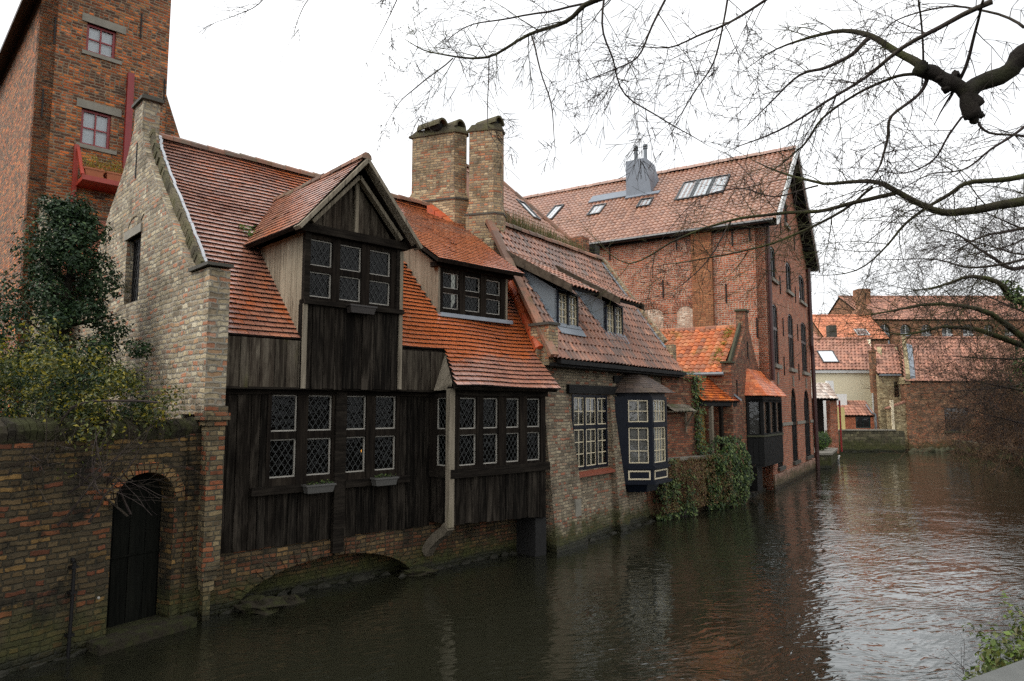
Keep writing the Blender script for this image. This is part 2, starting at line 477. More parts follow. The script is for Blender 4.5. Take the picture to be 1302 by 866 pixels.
def tilemat(name, pal, patch=None, zones=None, patch_amt=.5, patch_scale=.9, rough=(.25, .6), moss=0., var=.3, spec=.5, patch_z=None, mossc=(70, 78, 30), lichen=0., coat=0.):
    m = NT(name); ps = m.pos(); r = m.island(); n = len(pal)
    c = m.ramp(r, [(i / (n - 1), lin(q)) for i, q in enumerate(pal)])
    r2 = m.nd('ShaderNodeTexWhiteNoise', {'W': m.math('MULTIPLY', r, 917.3)}, noise_dimensions='1D').outputs[0]
    vv = m.math('MULTIPLY', m.math('MULTIPLY_ADD', r2, var * 2, 1 - var), m.math('MULTIPLY_ADD', m.noise(ps, 26., 4., .7).outputs[0], .8, .6))
    c = m.mix(1., c, m.nd('ShaderNodeCombineColor', {0: vv, 1: vv, 2: vv}).outputs[0], 'MULTIPLY')
    pn = m.noise(ps, patch_scale, 5., .68, .3).outputs[0]
    if zones:                                                # where the orange lichen has taken hold, in the roof's own axes
        sp = m.nd('ShaderNodeSeparateXYZ', {0: m.obj()})
        for ax, lo, hi, amt in zones: pn = m.math('ADD', pn, m.math('MULTIPLY', m.ss(sp.outputs[ax], lo, hi), amt))
    if patch:
        f = m.math('MULTIPLY', m.ss(m.math('ADD', pn, m.math('MULTIPLY', m.math('SUBTRACT', r2, .5), .09)), .5, .64), patch_amt)
        c = m.mix(f, c, lin(patch))
    if lichen:
        c = m.mix(m.math('MULTIPLY', m.ss(m.noise(ps, 7., 5., .75).outputs[0], .56, .7), lichen), c, lin((150, 145, 125)))
    if moss:
        c = m.mix(m.math('MULTIPLY', m.ss(m.noise(ps, 1.7, 5., .7).outputs[0], .54, .68), moss), c, lin(mossc))
    ro = m.math('MULTIPLY_ADD', m.noise(ps, 5., 4., .6).outputs[0], (rough[1] - rough[0]) * 1.6, rough[0] - .3 * (rough[1] - rough[0]), clamp=True)
    m.bsdf(c, ro, m.bump(m.noise(ps, 45., 3.).outputs[0], .004, .6), spec=spec, **({'Coat Weight': coat, 'Coat Roughness': .22} if coat else {}))
    MT[name] = m.mat
def woodmat(name, dark, mid, pale, pale_amt=.4, axis='z', rough=.9, green=0.):
    m = NT(name); ob = m.obj(); r = m.island()
    k = {'z': (26, 26, 1.3), 'x': (1.3, 26, 26), 'any': (9, 9, 9)}[axis]
    off = m.nd('ShaderNodeCombineXYZ', {0: m.math('MULTIPLY', r, 31.), 1: m.math('MULTIPLY', r, 17.), 2: m.math('MULTIPLY', r, 53.)}).outputs[0]
    vec = m.nd('ShaderNodeVectorMath', {0: m.scale(ob, k), 1: off}, operation='ADD').outputs[0]
    g = m.noise(vec, 1., 5., .65, .6).outputs[0]
    c = m.mix(r, lin(dark), lin(mid))
    wear = m.noise(m.nd('ShaderNodeVectorMath', {0: m.scale(ob, (5, 5, .8) if axis == 'z' else (1.5, 5, 5)), 1: off}, operation='ADD').outputs[0], 1., 5., .7, .4).outputs[0]
    w = m.math('MULTIPLY', m.math('MULTIPLY', m.ss(wear, .42, .72), m.math('MULTIPLY_ADD', r, 1.1, .2)), pale_amt)
    c = m.mix(w, c, lin(pale))
    c = m.mix(m.math('MULTIPLY', m.ss(g, .5, .72), .65), c, lin([x * .35 for x in dark]))
    c = m.mix(m.math('MULTIPLY', m.ss(g, .52, .36), .25 * pale_amt + .08), c, lin(pale))
    if green:
        c = m.mix(m.math('MULTIPLY', m.ss(m.noise(m.scale(ob, (2.2, 2.2, .7)), 1., 4., .6).outputs[0], .56, .7), green), c, lin((92, 92, 44)))
    m.bsdf(c, rough, m.bump(g, .012, .8), spec=.06)
    MT[name] = m.mat
def plain(name, col, rough=.6, metal=0., var=.25, spec=.5, sc=6., bump=.0, em=None):
    m = NT(name); ps = m.pos(); n = m.noise(ps, sc, 5., .65).outputs[0]
    c = m.mix(m.math('MULTIPLY', n, var * 2), lin(col), lin([x * .55 for x in col]))
    kw = {}
    if em: kw = {'Emission Color': lin(col), 'Emission Strength': em}
    m.bsdf(c, m.math('MULTIPLY_ADD', n, .25, rough - .12, clamp=True), m.bump(m.noise(ps, sc * 8, 4.).outputs[0], bump or .002, .5), spec, metal, **kw)
    MT[name] = m.mat
def leafmat(name, cols, rough=.45, trans=.25, spec=.5):
    m = NT(name); r = m.island(); n = len(cols); ps = m.pos()
    c = m.ramp(r, [(i / (n - 1), lin(q)) for i, q in enumerate(cols)])
    b = m.bsdf(c, rough, spec=spec)
    tr = m.nd('ShaderNodeBsdfTranslucent', {'Color': c})
    mx = m.nd('ShaderNodeMixShader', {0: trans, 1: b.outputs[0], 2: tr.outputs[0]})
    m.t.links.new(mx.outputs[0], m.out.inputs[0]); MT[name] = m.mat
def glassmat(name, tint, refl=1., rough=.03, wav=.5, wscale=7.):
    m = NT(name); ps = m.pos()
    nb = m.bump(m.noise(ps, wscale, 2.).outputs[0], .01, wav)
    fr = m.nd('ShaderNodeFresnel', {'IOR': 1.55, 'Normal': nb}).outputs[0]
    tr = m.nd('ShaderNodeBsdfTransparent', {'Color': lin(tint)})
    gl = m.nd('ShaderNodeBsdfGlossy', {'Color': (1, 1, 1, 1), 'Roughness': rough, 'Normal': nb})
    f = m.math('MULTIPLY', m.math('MULTIPLY', fr, 1.9), refl, clamp=True)
    mx = m.nd('ShaderNodeMixShader', {0: f, 1: tr.outputs[0], 2: gl.outputs[0]})
    m.t.links.new(mx.outputs[0], m.out.inputs[0]); MT[name] = m.mat

brick('gable_brick', [(166, 150, 120), (150, 134, 108), (176, 162, 134), (134, 118, 96), (162, 112, 84), (156, 142, 114), (128, 112, 94), (182, 170, 144), (162, 130, 98), (146, 130, 106)], (166, 158, 142), .22, .082, .025, .021, (84, 76, 60), .75, moss=0, var=.22)
brick('garden_brick', [(80, 67, 45), (112, 68, 42), (66, 56, 40), (116, 90, 52), (84, 70, 48), (100, 60, 40), (70, 60, 43), (94, 76, 50), (76, 64, 44), (82, 68, 46)], (70, 63, 47), .23, .07, .018, .016, (26, 24, 17), .92, moss=.7, moss_top=.8, var=.35, bumpd=.02)
brick('base_brick', [(92, 74, 50), (108, 68, 44), (74, 62, 44), (112, 88, 56), (88, 60, 42)], (70, 64, 49), .2, .068, .016, .014, (28, 27, 18), .75, moss=.95, moss_top=.55, var=.35, bumpd=.022)
brick('pier_brick', [(122, 106, 78), (142, 88, 58), (108, 94, 70), (132, 116, 86), (128, 74, 48), (102, 88, 66)], (98, 92, 76), .2, .07, .015, .012, (46, 42, 31), .65, moss=.6, moss_top=.6, var=.25)
brick('tower_brick', [(192, 104, 52), (152, 82, 42), (96, 62, 44), (190, 112, 58), (120, 66, 38), (84, 58, 44), (160, 84, 44), (146, 96, 58)], (158, 140, 116), .23, .075, .022, .014, (74, 60, 46), .5, var=.3, bumpd=.02)
brick('chimney_brick', [(164, 142, 108), (148, 126, 95), (174, 154, 121), (160, 106, 74), (132, 114, 89), (158, 136, 103), (156, 122, 88)], (146, 134, 118), .2, .066, .014, .011, (58, 52, 36), .6, var=.25)
brick('cottage_brick', [(140, 126, 104), (128, 114, 94), (152, 138, 114), (140, 92, 70), (118, 104, 86), (148, 134, 110), (138, 112, 90), (144, 128, 106)], (136, 128, 112), .2, .068, .015, .013, (54, 48, 38), .6, moss=.9, moss_top=.75, var=.28, bumpd=.016)
brick('warehouse_brick', [(164, 88, 58), (150, 80, 54), (176, 102, 70), (140, 78, 54), (158, 96, 68)], (186, 168, 148), .22, .075, .014, .004, (108, 78, 64), .35, moss=.35, moss_top=.7, var=.18, bumpd=.006)
brick('warehouse_side_brick', [(174, 92, 60), (156, 84, 56), (184, 108, 76), (146, 80, 56), (166, 110, 80)], (208, 190, 170), .22, .08, .02, .006, (110, 72, 54), .35, var=.2, bumpd=.006)
brick('pale_brick', [(206, 176, 152), (196, 160, 136), (214, 190, 168), (186, 150, 126)], (206, 190, 172), .22, .08, .012, .005, (150, 120, 100), .3, var=.15)
brick('yellow_brick', [(158, 102, 68), (168, 112, 76), (150, 92, 62), (146, 98, 68)], (150, 120, 92), .22, .08, .012, .006, (110, 80, 54), .3, var=.18)
brick('cottage_red_brick', [(136, 78, 54), (116, 68, 50), (150, 92, 64), (100, 66, 50), (140, 104, 78)], (128, 112, 94), .21, .07, .013, .009, (62, 50, 40), .55, moss=.6, moss_top=.7, var=.25)
brick('far_brick', [(136, 96, 70), (118, 84, 64), (150, 110, 80), (104, 80, 62), (156, 96, 66)], (124, 110, 92), .24, .085, .014, .01, (66, 56, 44), .7, moss=.8, moss_top=.9, var=.25)
brick('far_stone', [(164, 148, 112), (150, 132, 98), (176, 160, 124), (140, 124, 92)], (150, 140, 116), .3, .1, .014, .01, (90, 80, 58), .5, moss=.7, moss_top=.9, var=.2)
brick('quay_stone', [(92, 86, 66), (80, 74, 56), (104, 98, 74), (72, 68, 52)], (76, 72, 58), .42, .2, .02, .02, (44, 42, 30), .7, moss=.95, moss_top=1.1, var=.25, bumpd=.02)
brick('church_brick', [(150, 100, 72), (136, 92, 68), (164, 116, 84)], (150, 132, 112), .24, .08, .012, .006, (100, 76, 60), .4, var=.2)
tilemat('old_tile', [(146, 98, 80), (160, 108, 86), (150, 100, 82), (166, 106, 80), (140, 94, 78), (156, 102, 82)], (180, 90, 38), [(0, 2.4, 4.2, .17), (2, 4.25, 3.7, -.3), (2, 5.6, 4.6, .1), (0, 6.0, 6.7, -.06)], .9, .42, (.2, .42), lichen=.3, spec=1., var=.09, coat=.7)
plain('tile_butt_shade', (40, 27, 22), .8)  # tile lower edges: dirt plus the shade between courses, put into the colour
tilemat('dormer_tile', [(150, 100, 80), (162, 108, 82), (146, 96, 76), (168, 106, 74)], (176, 92, 44), None, .45, .9, (.25, .45), moss=.3, spec=.7, var=.18, coat=.3)
tilemat('orange_tile', [(124, 58, 34), (156, 78, 38), (140, 66, 36), (176, 94, 46)], (206, 110, 32), None, .85, .8, (.3, .6), moss=.25, spec=.45)
tilemat('pan_tile', [(136, 88, 64), (154, 102, 76), (110, 78, 62), (146, 94, 68), (96, 74, 62), (160, 112, 86)], (92, 80, 74), None, .6, 1.1, (.28, .5), lichen=.25, spec=.6, coat=.3)
tilemat('pan_tile_red', [(142, 100, 78), (154, 113, 90), (127, 90, 71), (147, 106, 83)], (150, 104, 88), None, .3, .6, (.3, .5), lichen=.15, var=.14, spec=.6, coat=.25)
tilemat('pan_tile_orange', [(176, 96, 58), (190, 108, 62), (146, 80, 50), (184, 116, 78), (128, 82, 62)], (132, 92, 66), None, .5, 1., (.4, .7), moss=.3, mossc=(120, 118, 40), var=.22)
tilemat('far_tile', [(154, 104, 84), (168, 120, 98), (134, 92, 76), (160, 110, 88)], (132, 100, 86), None, .5, .5, (.5, .8), var=.3, lichen=.2)
tilemat('far_tile_orange', [(190, 116, 80), (198, 126, 90), (174, 104, 74)], (160, 102, 76), None, .4, .6, (.5, .8), var=.25)
tilemat('cap_tile', [(196, 84, 40), (170, 74, 40), (206, 100, 52)], (110, 74, 46), None, .5, 2., (.4, .7), moss=.3)
tilemat('ridge_tile', [(120, 84, 64), (140, 96, 74), (104, 80, 66)], (96, 92, 76), None, .6, 2., (.5, .8), moss=.4)
tilemat('slate_shingle', [(58, 48, 42), (74, 60, 50), (64, 52, 46), (84, 68, 56)], (78, 66, 44), None, .4, 2., (.45, .7))
tilemat('white_pantile', [(196, 188, 178), (170, 150, 136), (206, 200, 192)], (120, 96, 80), None, .4, 3., (.4, .7))
woodmat('wood_dark', (20, 17, 15), (32, 27, 23), (74, 66, 56), .3)
woodmat('wood_plank', (15, 13, 11), (28, 24, 20), (96, 88, 78), .4)
woodmat('wood_upper', (36, 31, 26), (62, 54, 46), (126, 117, 102), .65, green=.35)
woodmat('wood_pale', (104, 96, 82), (136, 126, 110), (168, 158, 140), .6, green=.25)
woodmat('wood_grey', (112, 103, 88), (140, 130, 112), (172, 162, 142), .6, axis='z')
woodmat('wood_horizontal', (20, 17, 15), (32, 28, 24), (76, 69, 60), .35, axis='x')
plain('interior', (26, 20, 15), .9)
plain('casement', (170, 165, 154), .5, var=.2)
plain('lead', (76, 78, 76), .7, .0, var=.2)
plain('leadsheet', (150, 158, 166), .42, .35, var=.3, sc=3.)
plain('zinc', (122, 130, 136), .45, .0, var=.3, sc=3.)
plain('navy', (10, 17, 31), .4, var=.25, spec=.22)
plain('black_paint', (18, 20, 22), .38, var=.2)
plain('black_wood', (18, 18, 17), .6, var=.4, spec=.2)
plain('cream_paint', (222, 208, 176), .5, var=.12)
plain('curtain', (226, 226, 220), .9, var=.1)
plain('curtain_dim', (160, 156, 148), .9, var=.15)
plain('red_paint', (142, 34, 34), .4, var=.25)
plain('red_orange_paint', (166, 54, 34), .42, var=.25)
plain('terracotta', (176, 104, 66), .7, var=.25)
plain('red_sill', (150, 78, 54), .6, var=.3)
plain('stone_grey', (150, 144, 130), .8, var=.4, bump=.006)
plain('stone_dark', (88, 84, 74), .8, var=.5, bump=.008)
plain('stone_moss', (78, 78, 52), .85, var=.6, bump=.015, sc=4.)
plain('render_cream', (222, 212, 182), .85, var=.12, sc=2.)
plain('white_render', (224, 224, 220), .8, var=.1)
plain('slate_clad', (122, 130, 140), .5, var=.25)
plain('iron', (30, 28, 27), .55, .5)
plain('rust_pipe', (74, 42, 38), .5, var=.3)
plain('plastic_brown', (52, 46, 42), .5)
plain('plastic_grey', (86, 84, 80), .5)
plain('skylight_frame', (70, 74, 76), .4, .4)
plain('white_frame', (214, 214, 210), .45)
plain('painted_reflection', (214, 218, 220), .7, var=.05)  # white that imitates the sky reflected in window panes
plain('yellow_panel', (196, 156, 84), .7)
plain('green_paint', (24, 50, 46), .4)
plain('soot', (22, 20, 18), .9)
plain('soil', (52, 42, 32), .95, var=.5, bump=.02)
plain('ledge_stone', (98, 100, 97), .8, var=.4, bump=.01, sc=5.)
plain('duck_white', (216, 214, 206), .8)
plain('duck_dark', (40, 38, 36), .8)
plain('beak', (190, 110, 40), .6)
glassmat('old_glass', (110, 110, 102), .16, .04, .7, 9.)
glassmat('clear_glass', (244, 246, 246), .7, .02, .3, 5.)
glassmat('sky_glass', (244, 248, 250), 1., .02, .15, 3.)
leafmat('leaf_evergreen', [(26, 44, 26), (38, 60, 34), (30, 50, 32), (54, 76, 42), (22, 38, 26), (74, 94, 52)], .5, .12, .25)
leafmat('leaf_yellow', [(46, 58, 24), (92, 98, 32), (34, 46, 20), (160, 146, 40), (60, 70, 28), (50, 62, 26), (110, 110, 38)], .5, .3)
leafmat('leaf_ivy', [(30, 46, 24), (52, 74, 36), (38, 56, 30), (78, 98, 50), (112, 126, 74), (90, 100, 46)], .5, .15, .3)
leafmat('leaf_brown', [(96, 70, 40), (120, 88, 50), (78, 58, 34), (110, 98, 46), (76, 78, 36)], .6, .2)
leafmat('leaf_weed', [(96, 92, 48), (120, 106, 62), (74, 84, 40), (110, 84, 50), (88, 104, 52)], .6, .3)
leafmat('leaf_bright', [(62, 92, 34), (92, 124, 44), (48, 76, 34), (120, 146, 60)], .45, .3)
leafmat('leaf_moss', [(96, 112, 30), (130, 140, 36), (112, 124, 40), (78, 92, 30)], .8, .2)
leafmat('leaf_balcony', [(150, 142, 54), (172, 140, 54), (112, 120, 48), (178, 122, 52)], .6, .3)
leafmat('leaf_topiary', [(70, 100, 36), (92, 122, 44), (56, 84, 32)], .5, .25)
def barkmat(name, dark, pale, green, gamt):
    m = NT(name); ps = m.pos()
    n = m.noise(ps, 9., 5., .7).outputs[0]
    c = m.mix(n, lin(dark), lin(pale))
    c = m.mix(m.math('MULTIPLY', m.ss(m.noise(ps, 2.4, 4., .6).outputs[0], .45, .62), gamt), c, lin(green))
    m.bsdf(c, .85, m.bump(m.noise(ps, 40., 4., .7).outputs[0], .015, .9), spec=.2); MT[name] = m.mat
barkmat('bark', (20, 17, 15), (44, 38, 32), (50, 54, 28), .5)
barkmat('bark_green', (32, 29, 21), (62, 57, 40), (74, 78, 40), .6)
barkmat('bark_twig', (40, 34, 33), (70, 60, 56), (66, 62, 42), .3)
barkmat('bark_brown', (70, 52, 40), (112, 86, 66), (92, 84, 52), .25)
# canal water
def water():
    m = NT('canal_water'); ps = m.pos()
    sw = m.noise(ps, .5, 2., .5).outputs['Color']
    warp = m.nd('ShaderNodeVectorMath', {0: sw, 1: (1.1, 1.1, 0), 2: ps}, operation='MULTIPLY_ADD').outputs[0]
    rot = m.nd('ShaderNodeVectorRotate', {0: warp, 'Angle': math.radians(-18)}, rotation_type='Z_AXIS').outputs[0]
    a = m.noise(m.scale(rot, (.75, 1.7, 1)), 1.5, 2., .5).outputs[0]
    b = m.noise(m.scale(rot, (.7, 1.6, 1)), 3.0, 2., .5).outputs[0]
    c = m.noise(m.scale(rot, (.9, 1.4, 1)), 9., 2., .5).outputs[0]
    gust = m.ss(m.noise(ps, .3, 4., .65).outputs[0], .36, .66)
    crest = m.math('SUBTRACT', 1., m.math('ABSOLUTE', m.math('MULTIPLY_ADD', b, 2., -1.)))     # sharp little crests
    h = m.math('ADD', m.math('MULTIPLY', a, .45), m.math('MULTIPLY', crest, m.math('MULTIPLY_ADD', gust, .34, .3)))
    fine = m.math('MULTIPLY', c, m.math('MULTIPLY_ADD', gust, .55, .1))
    h = m.math('ADD', h, m.math('MULTIPLY', fine, .4))
    nb = m.bump(h, WATER_H, 1.)
    col = m.mix(m.noise(ps, .25, 3.).outputs[0], lin((33, 32, 23)), lin((24, 25, 18)))
    m.bsdf(col, .03, nb, spec=.9, IOR=1.45, **{'Specular Tint': (.8, .95, 1., 1)})
    MT['water'] = m.mat
WATER_H = .023
water()

plain('lamp_glow', (255, 176, 84), .5, em=6.)
plain('stone_moss_dark', (52, 50, 36), .85, var=.6, bump=.02, sc=4.)
brick('pier_brick_dark', [(120, 100, 66), (160, 92, 56), (104, 86, 60), (140, 110, 72)], (70, 64, 50), .2, .07, .014, .012, (38, 34, 26), .6, var=.3)
woodmat('door_wood', (12, 13, 11), (20, 21, 18), (40, 40, 34), .3)
tilemat('hood_tile', [(112, 104, 90), (134, 124, 108), (90, 84, 72)], (86, 92, 52), None, .6, 3., (.5, .8), moss=.4)
tilemat('orange_tile_bright', [(196, 92, 36), (214, 108, 46), (180, 84, 38), (222, 130, 74)], (200, 150, 120), None, .35, 1.2, (.35, .6), spec=.5)
leafmat('leaf_ivy2', [(36, 56, 26), (58, 82, 36), (110, 126, 52), (46, 66, 32)], .4, .2)
glassmat('dim_glass', (96, 100, 104), .9, .03, .3, 3.)
plain('orange_hatch', (150, 70, 44), .6)
plain('yellow_fence', (214, 196, 130), .8)
brick('far_red', [(176, 96, 62), (160, 86, 58), (188, 108, 72)], (160, 130, 108), .24, .08, .012, .005, (120, 80, 60), .3, var=.15)
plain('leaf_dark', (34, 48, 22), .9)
barkmat('bark_pale', (120, 116, 112), (150, 144, 138), (140, 136, 126), .2)
leafmat('leaf_bright2', [(72, 92, 36), (104, 124, 48), (44, 56, 30), (100, 112, 58), (84, 80, 44), (110, 120, 40)], .45, .25)
EXPO = 1.1

brick('plinth_brick', [(176, 132, 112), (160, 112, 94), (186, 146, 126), (150, 110, 92)], (186, 170, 154), .22, .075, .013, .005, (90, 76, 62), .5, moss=.8, moss_top=.7, var=.18)
plain('white_lead', (206, 210, 214), .5, var=.2)
woodmat('wood_brown', (58, 50, 42), (76, 66, 56), (112, 102, 88), .3, axis='any')
def mossy(name, base, moss, amt):
    m = NT(name); ps = m.pos(); r = m.island()
    c = m.mix(r, lin(base), lin([x * .6 for x in base]))
    c = m.mix(m.math('MULTIPLY', m.ss(m.noise(ps, 4., 5., .65).outputs[0], .42, .6), amt), c, lin(moss))
    c = m.mix(m.math('MULTIPLY', m.ss(m.noise(ps, 11., 4., .7).outputs[0], .5, .7), .5), c, lin([x * .4 for x in base]))
    m.bsdf(c, .9, m.bump(m.noise(ps, 24., 5., .7).outputs[0], .03, .9), spec=.2); MT[name] = m.mat
mossy('coping_moss', (110, 102, 82), (88, 86, 56), .6)
mossy('coping_dark', (62, 56, 44), (56, 58, 32), .8)
woodmat('wood_bracket', (84, 78, 66), (100, 92, 80), (120, 112, 98), .5)
plain('curtain_dark', (84, 82, 76), .9, var=.3)

# ================================================================== 1. timber house
FA = Frame(-4.44, 10.14, 46)
SL = 1.035                                                   # main roof: rise per metre of depth
def rz(d): return 4.12 + SL * (d + .15)
def part(mb, name, mat, parent, smooth=False, label=None):
    o = mb.build(name, mat, parent, smooth)
    if label: o['label'] = label
    return o

def timber_house():
    H = FA.root('timber_house', 'dark timber canal house with steep orange tiled roof, gabled dormer and stone gable end', 'house')
    # --- stone gable end (faces left), a wall standing over the roof
    GX = -.22                                                # outer face of the gable wall
    Pg = lambda u, z, w: (GX + w, 9. - u, z)                 # u runs from the back to the canal
    prof = [(-.3, 2.9), (-.3, 5.03), (.4, 5.05), (.5, 5.1), (.73, 5.27), (1.29, 5.85), (1.71, 6.27), (2.49, 7.01), (3.04, 7.58), (3.38, 8.0), (3.46, 8.2),
            (3.48, 8.84), (4.0, 8.84), (4.04, 8.4), (4.3, 8.04), (4.64, 7.68), (5.55, 7.02), (5.9, 6.7), (7.2, 5.6), (8.2, 4.9), (8.2, .6), (.6, .6), (.6, 2.9)]
    outer = [(9. - d, z) for d, z in prof]
    wd = (9 - 4.06, 9 - 3.16)
    M = MB()
    M.wall(Pg, outer, [rect(wd[0], wd[1], 4.94, 6.2)], .3)
    for k in range(9):                                       # relieving arch of bricks on edge over the window
        a0, a1 = PI * (.16 + .68 * k / 9), PI * (.16 + .68 * (k + .9) / 9)
        q = lambda a, r: (9 - 3.61 + (.46 + r) * math.cos(a), 6.28 + (.3 + r) * math.sin(a))
        p = [q(a0, 0), q(a1, 0), q(a1, .2), q(a0, .2)]
        M.hexa([Pg(x, z, -.014) for x, z in p], [Pg(x, z, -.002) for x, z in p])
    g = part(M, 'gable_wall', MT['gable_brick'], H, label='weathered grey brown brick gable end')
    M = MB()                                                 # worn mossy bricks capping the slopes
    cp = [(.5, 5.12), (.73, 5.28), (1.29, 5.86), (1.71, 6.28), (2.49, 7.02), (3.04, 7.59), (3.38, 8.01), (3.45, 8.2)]
    cp2 = [(4.05, 8.4), (4.3, 8.04), (4.64, 7.68), (5.55, 7.02), (5.9, 6.7), (7.2, 5.6), (8.2, 4.9)]
    for pl in (cp, cp2):
        for a, b in zip(pl[:-1], pl[1:]):
            L = math.hypot(b[0] - a[0], b[1] - a[1]); n = max(2, int(L / .11))
            for k in range(n):
                q0 = (a[0] + (b[0] - a[0]) * k / n, a[1] + (b[1] - a[1]) * k / n); q1 = (a[0] + (b[0] - a[0]) * (k + .94) / n, a[1] + (b[1] - a[1]) * (k + .94) / n); j_ = rnd(-.012, .012)
                M.beam((GX + .15 + j_, q0[0], q0[1]), (GX + .15 + j_, q1[0], q1[1]), .32, .06 + rnd(-.015, .015), (1, 0, 0))
        part(M, 'coping', MT['coping_moss'], g); M = MB()
    M = MB(); M.box(GX - .05, GX + .33, -.34, .46, 5.06, 5.11); part(M, 'kneeler_slab', MT['stone_dark'], g)
    M = MB(); M.box(GX - .05, GX + .34, 3.4, 4.08, 8.84, 8.9); M.box(GX - .01, GX + .31, 3.45, 4.03, 8.9, 8.94); part(M, 'cap_slab', MT['stone_dark'], g)
    M = MB()                                                 # pale mortar fillet between coping and tiles
    for a, b in zip(cp[:-1], cp[1:]):
        n = 5
        for k in range(n):
            y0 = a[0] + (b[0] - a[0]) * k / n; y1 = a[0] + (b[0] - a[0]) * (k + 1) / n; z0_ = a[1] + (b[1] - a[1]) * k / n; z1_ = a[1] + (b[1] - a[1]) * (k + 1) / n
            M.beam((.1 + rnd(-.012, .012), y0, z0_ + .0), (.1 + rnd(-.012, .012), y1, z1_ + .0), .022 + rnd(-.008, .012), .05, (1, 0, 0))
    part(M, 'lead_flashing', MT['white_lead'], g)
    M = MB(); M.pbox(Pg, wd[0] - .1, wd[1] + .05, 6.2, 6.36, -.03, .1)
    part(M, 'lintel', MT['stone_grey'], g)
    M = MB(); M.box(GX - .015, GX - .001, 3.7, 3.74, 7.35, 8.05); part(M, 'wall_anchor', MT['iron'], g)
    M = MB(); bars(M, Pg, wd[0], wd[1], 4.94, 6.2, .05, .12, .18, 0, 3, 5, .03)
    lattice(M, Pg, wd[0] + .05, wd[1] - .05, 4.99, 6.15, .12, .18, .13, .018, 0)
    w = part(M, 'window', MT['iron'], H, label='tall narrow grated window')
    M = MB(); wob_pane(M, Pg, wd[0], wd[1], 4.94, 6.2, .17); part(M, 'pane', MT['old_glass'], w)
    # front pier of the gable with its brick corbel
    M = MB(); M.box(-.16, .08, -.34, .02, .72, 2.74); M.box(-.19, .1, -.37, .02, 2.74, 2.82); M.box(-.23, .12, -.41, .02, 2.82, 2.92); M.box(-.21, .1, -.36, .02, 2.92, 3.02)
    M.box(-.14, .06, -.3, .02, .58, .72); M.box(-.11, .04, -.26, .02, .42, .58); M.box(-.08, .02, -.2, .02, -.4, .42)
    part(M, 'corner_pier', MT['pier_brick'], H)
    # --- brick base with the low arch over the water
    P0 = plane(.0)
    arc = [(3.7, -.5)] + [(2.05 + 1.65 * math.cos(PI * k / 14), -.12 + .7 * math.sin(PI * k / 14)) for k in range(15)] + [(.4, -.5)]
    M = MB(); M.wall(P0, [(.0, -.5)] + arc[::-1] + [(6.85, -.5), (6.85, .86), (.0, .88)], [], .34)
    M.wall(plane(.36), rect(0, 6.85, -.5, .85), [], .1)
    part(M, 'brick_base', MT['base_brick'], H)
    M = MB()
    for k in range(24):                                      # arch ring of bricks on edge
        a0, a1 = PI * k / 24 + .01, PI * (k + 1) / 24 - .01
        q = lambda a, r: (2.05 + (1.65 + r) * math.cos(a), -.12 + (.7 + r) * math.sin(a))
        p = [q(a0, -.01), q(a1, -.01), q(a1, .2), q(a0, .2)]
        M.hexa([(x, -.012 - .006 * (k % 3), z) for x, z in p], [(x, .1, z) for x, z in p])
    part(M, 'arch_ring', MT['base_brick'], H)
    M = MB()                                                 # mossy footing at the waterline
    for k in range(26):
        x = .0 + k * .27
        M.blob((x + rnd(-.1, .1), .0 + (.33 if .6 < x < 3.5 else 0), -.03 + rnd(-.04, .03)), rnd(.07, .14), 5, 4, 0, .9, (1.5, .8, .7), k)
    part(M, 'footing', MT['stone_moss_dark'], H)['kind'] = 'stuff'
    # --- lower timber wall
    M = MB(); Pw = plane(0.)
    lo = lambda u: .86 - .006 * u
    holes = [(.86, 2.0, 1.72, 3.24), (2.14, 3.3, 1.72, 3.24)]
    planks(M, plane(-.03), .09, 4.03, lo, 3.32, holes=holes)
    part(M, 'timber_wall', MT['wood_plank'], H)
    M = MB()
    M.box(.6, 2.0, -.12, 0, 1.66, 1.78); M.box(2.2, 3.5, -.12, 0, 1.66, 1.78); M.box(2.0, 2.2, -.1, .02, .62, 3.3); M.box(.1, 4.1, -.06, .1, 3.2, 3.31)
    M.box(.1, 4.05, -.2, .02, 3.28, 3.315)
    each(M, 'beam', MT['wood_horizontal'], H)
    for (a, b, c, d) in ((.9, 1.34, 1.52, 1.96), (2.18, 2.62, 2.8, 3.24)):
        lights = [(x0, x1, z0, z1) for x0, x1 in ((a, b), (c, d)) for z0, z1 in ((1.9, 2.5), (2.62, 3.2))]
        lead_window(H, plane(-.02), a - .06, d + .06, 1.78, 3.25, lights)
    # --- upper planking of the jetty, dormer front, sides
    M = MB(); planks(M, plane(-.2), .1, 1.3, 3.3, 4.06); planks(M, plane(-.2), 3.17, 4.22, 3.31, 4.03)
    M.box(.1, 4.05, -.18, .02, 3.315, 3.34)
    part(M, 'upper_planking', MT['wood_upper'], H)
    M = MB(); planks(M, plane(-.23), 1.3, 3.16, 3.3, 4.66, .15, .24)
    M.box(1.27, 1.34, -.245, -.1, 3.32, 4.66)
    part(M, 'dormer_planking', MT['wood_plank'], H)
    # --- roof: one big pitched plane running down over the bay
    O = Vector((0, -.87, rz(-.87))); V = Vector((0, 1, SL)).normalized(); k_ = 1 / V.y    # metres of slope per metre of depth
    Pr = slope(O, (1, 0, 0), V, .07, 3.); Prb = slope(O, (1, 0, 0), V)
    vd = lambda d: (d + .87) * k_
    tr = lambda d: 6.72 if d < -.2 else 6.78 + .44 * (d + .2)
    def rng(v):
        d = v / k_ - .87
        return (4.22 - .41 * (-.2 - d) if d < -.22 else .1, tr(d))
    def skip(u, v):
        d = v / k_ - .87
        if 1.3 < u < 3.14 and d < 2.1: return True
        if 4.66 < u < 6.6 and .62 < d < 3.3: return True
        return False
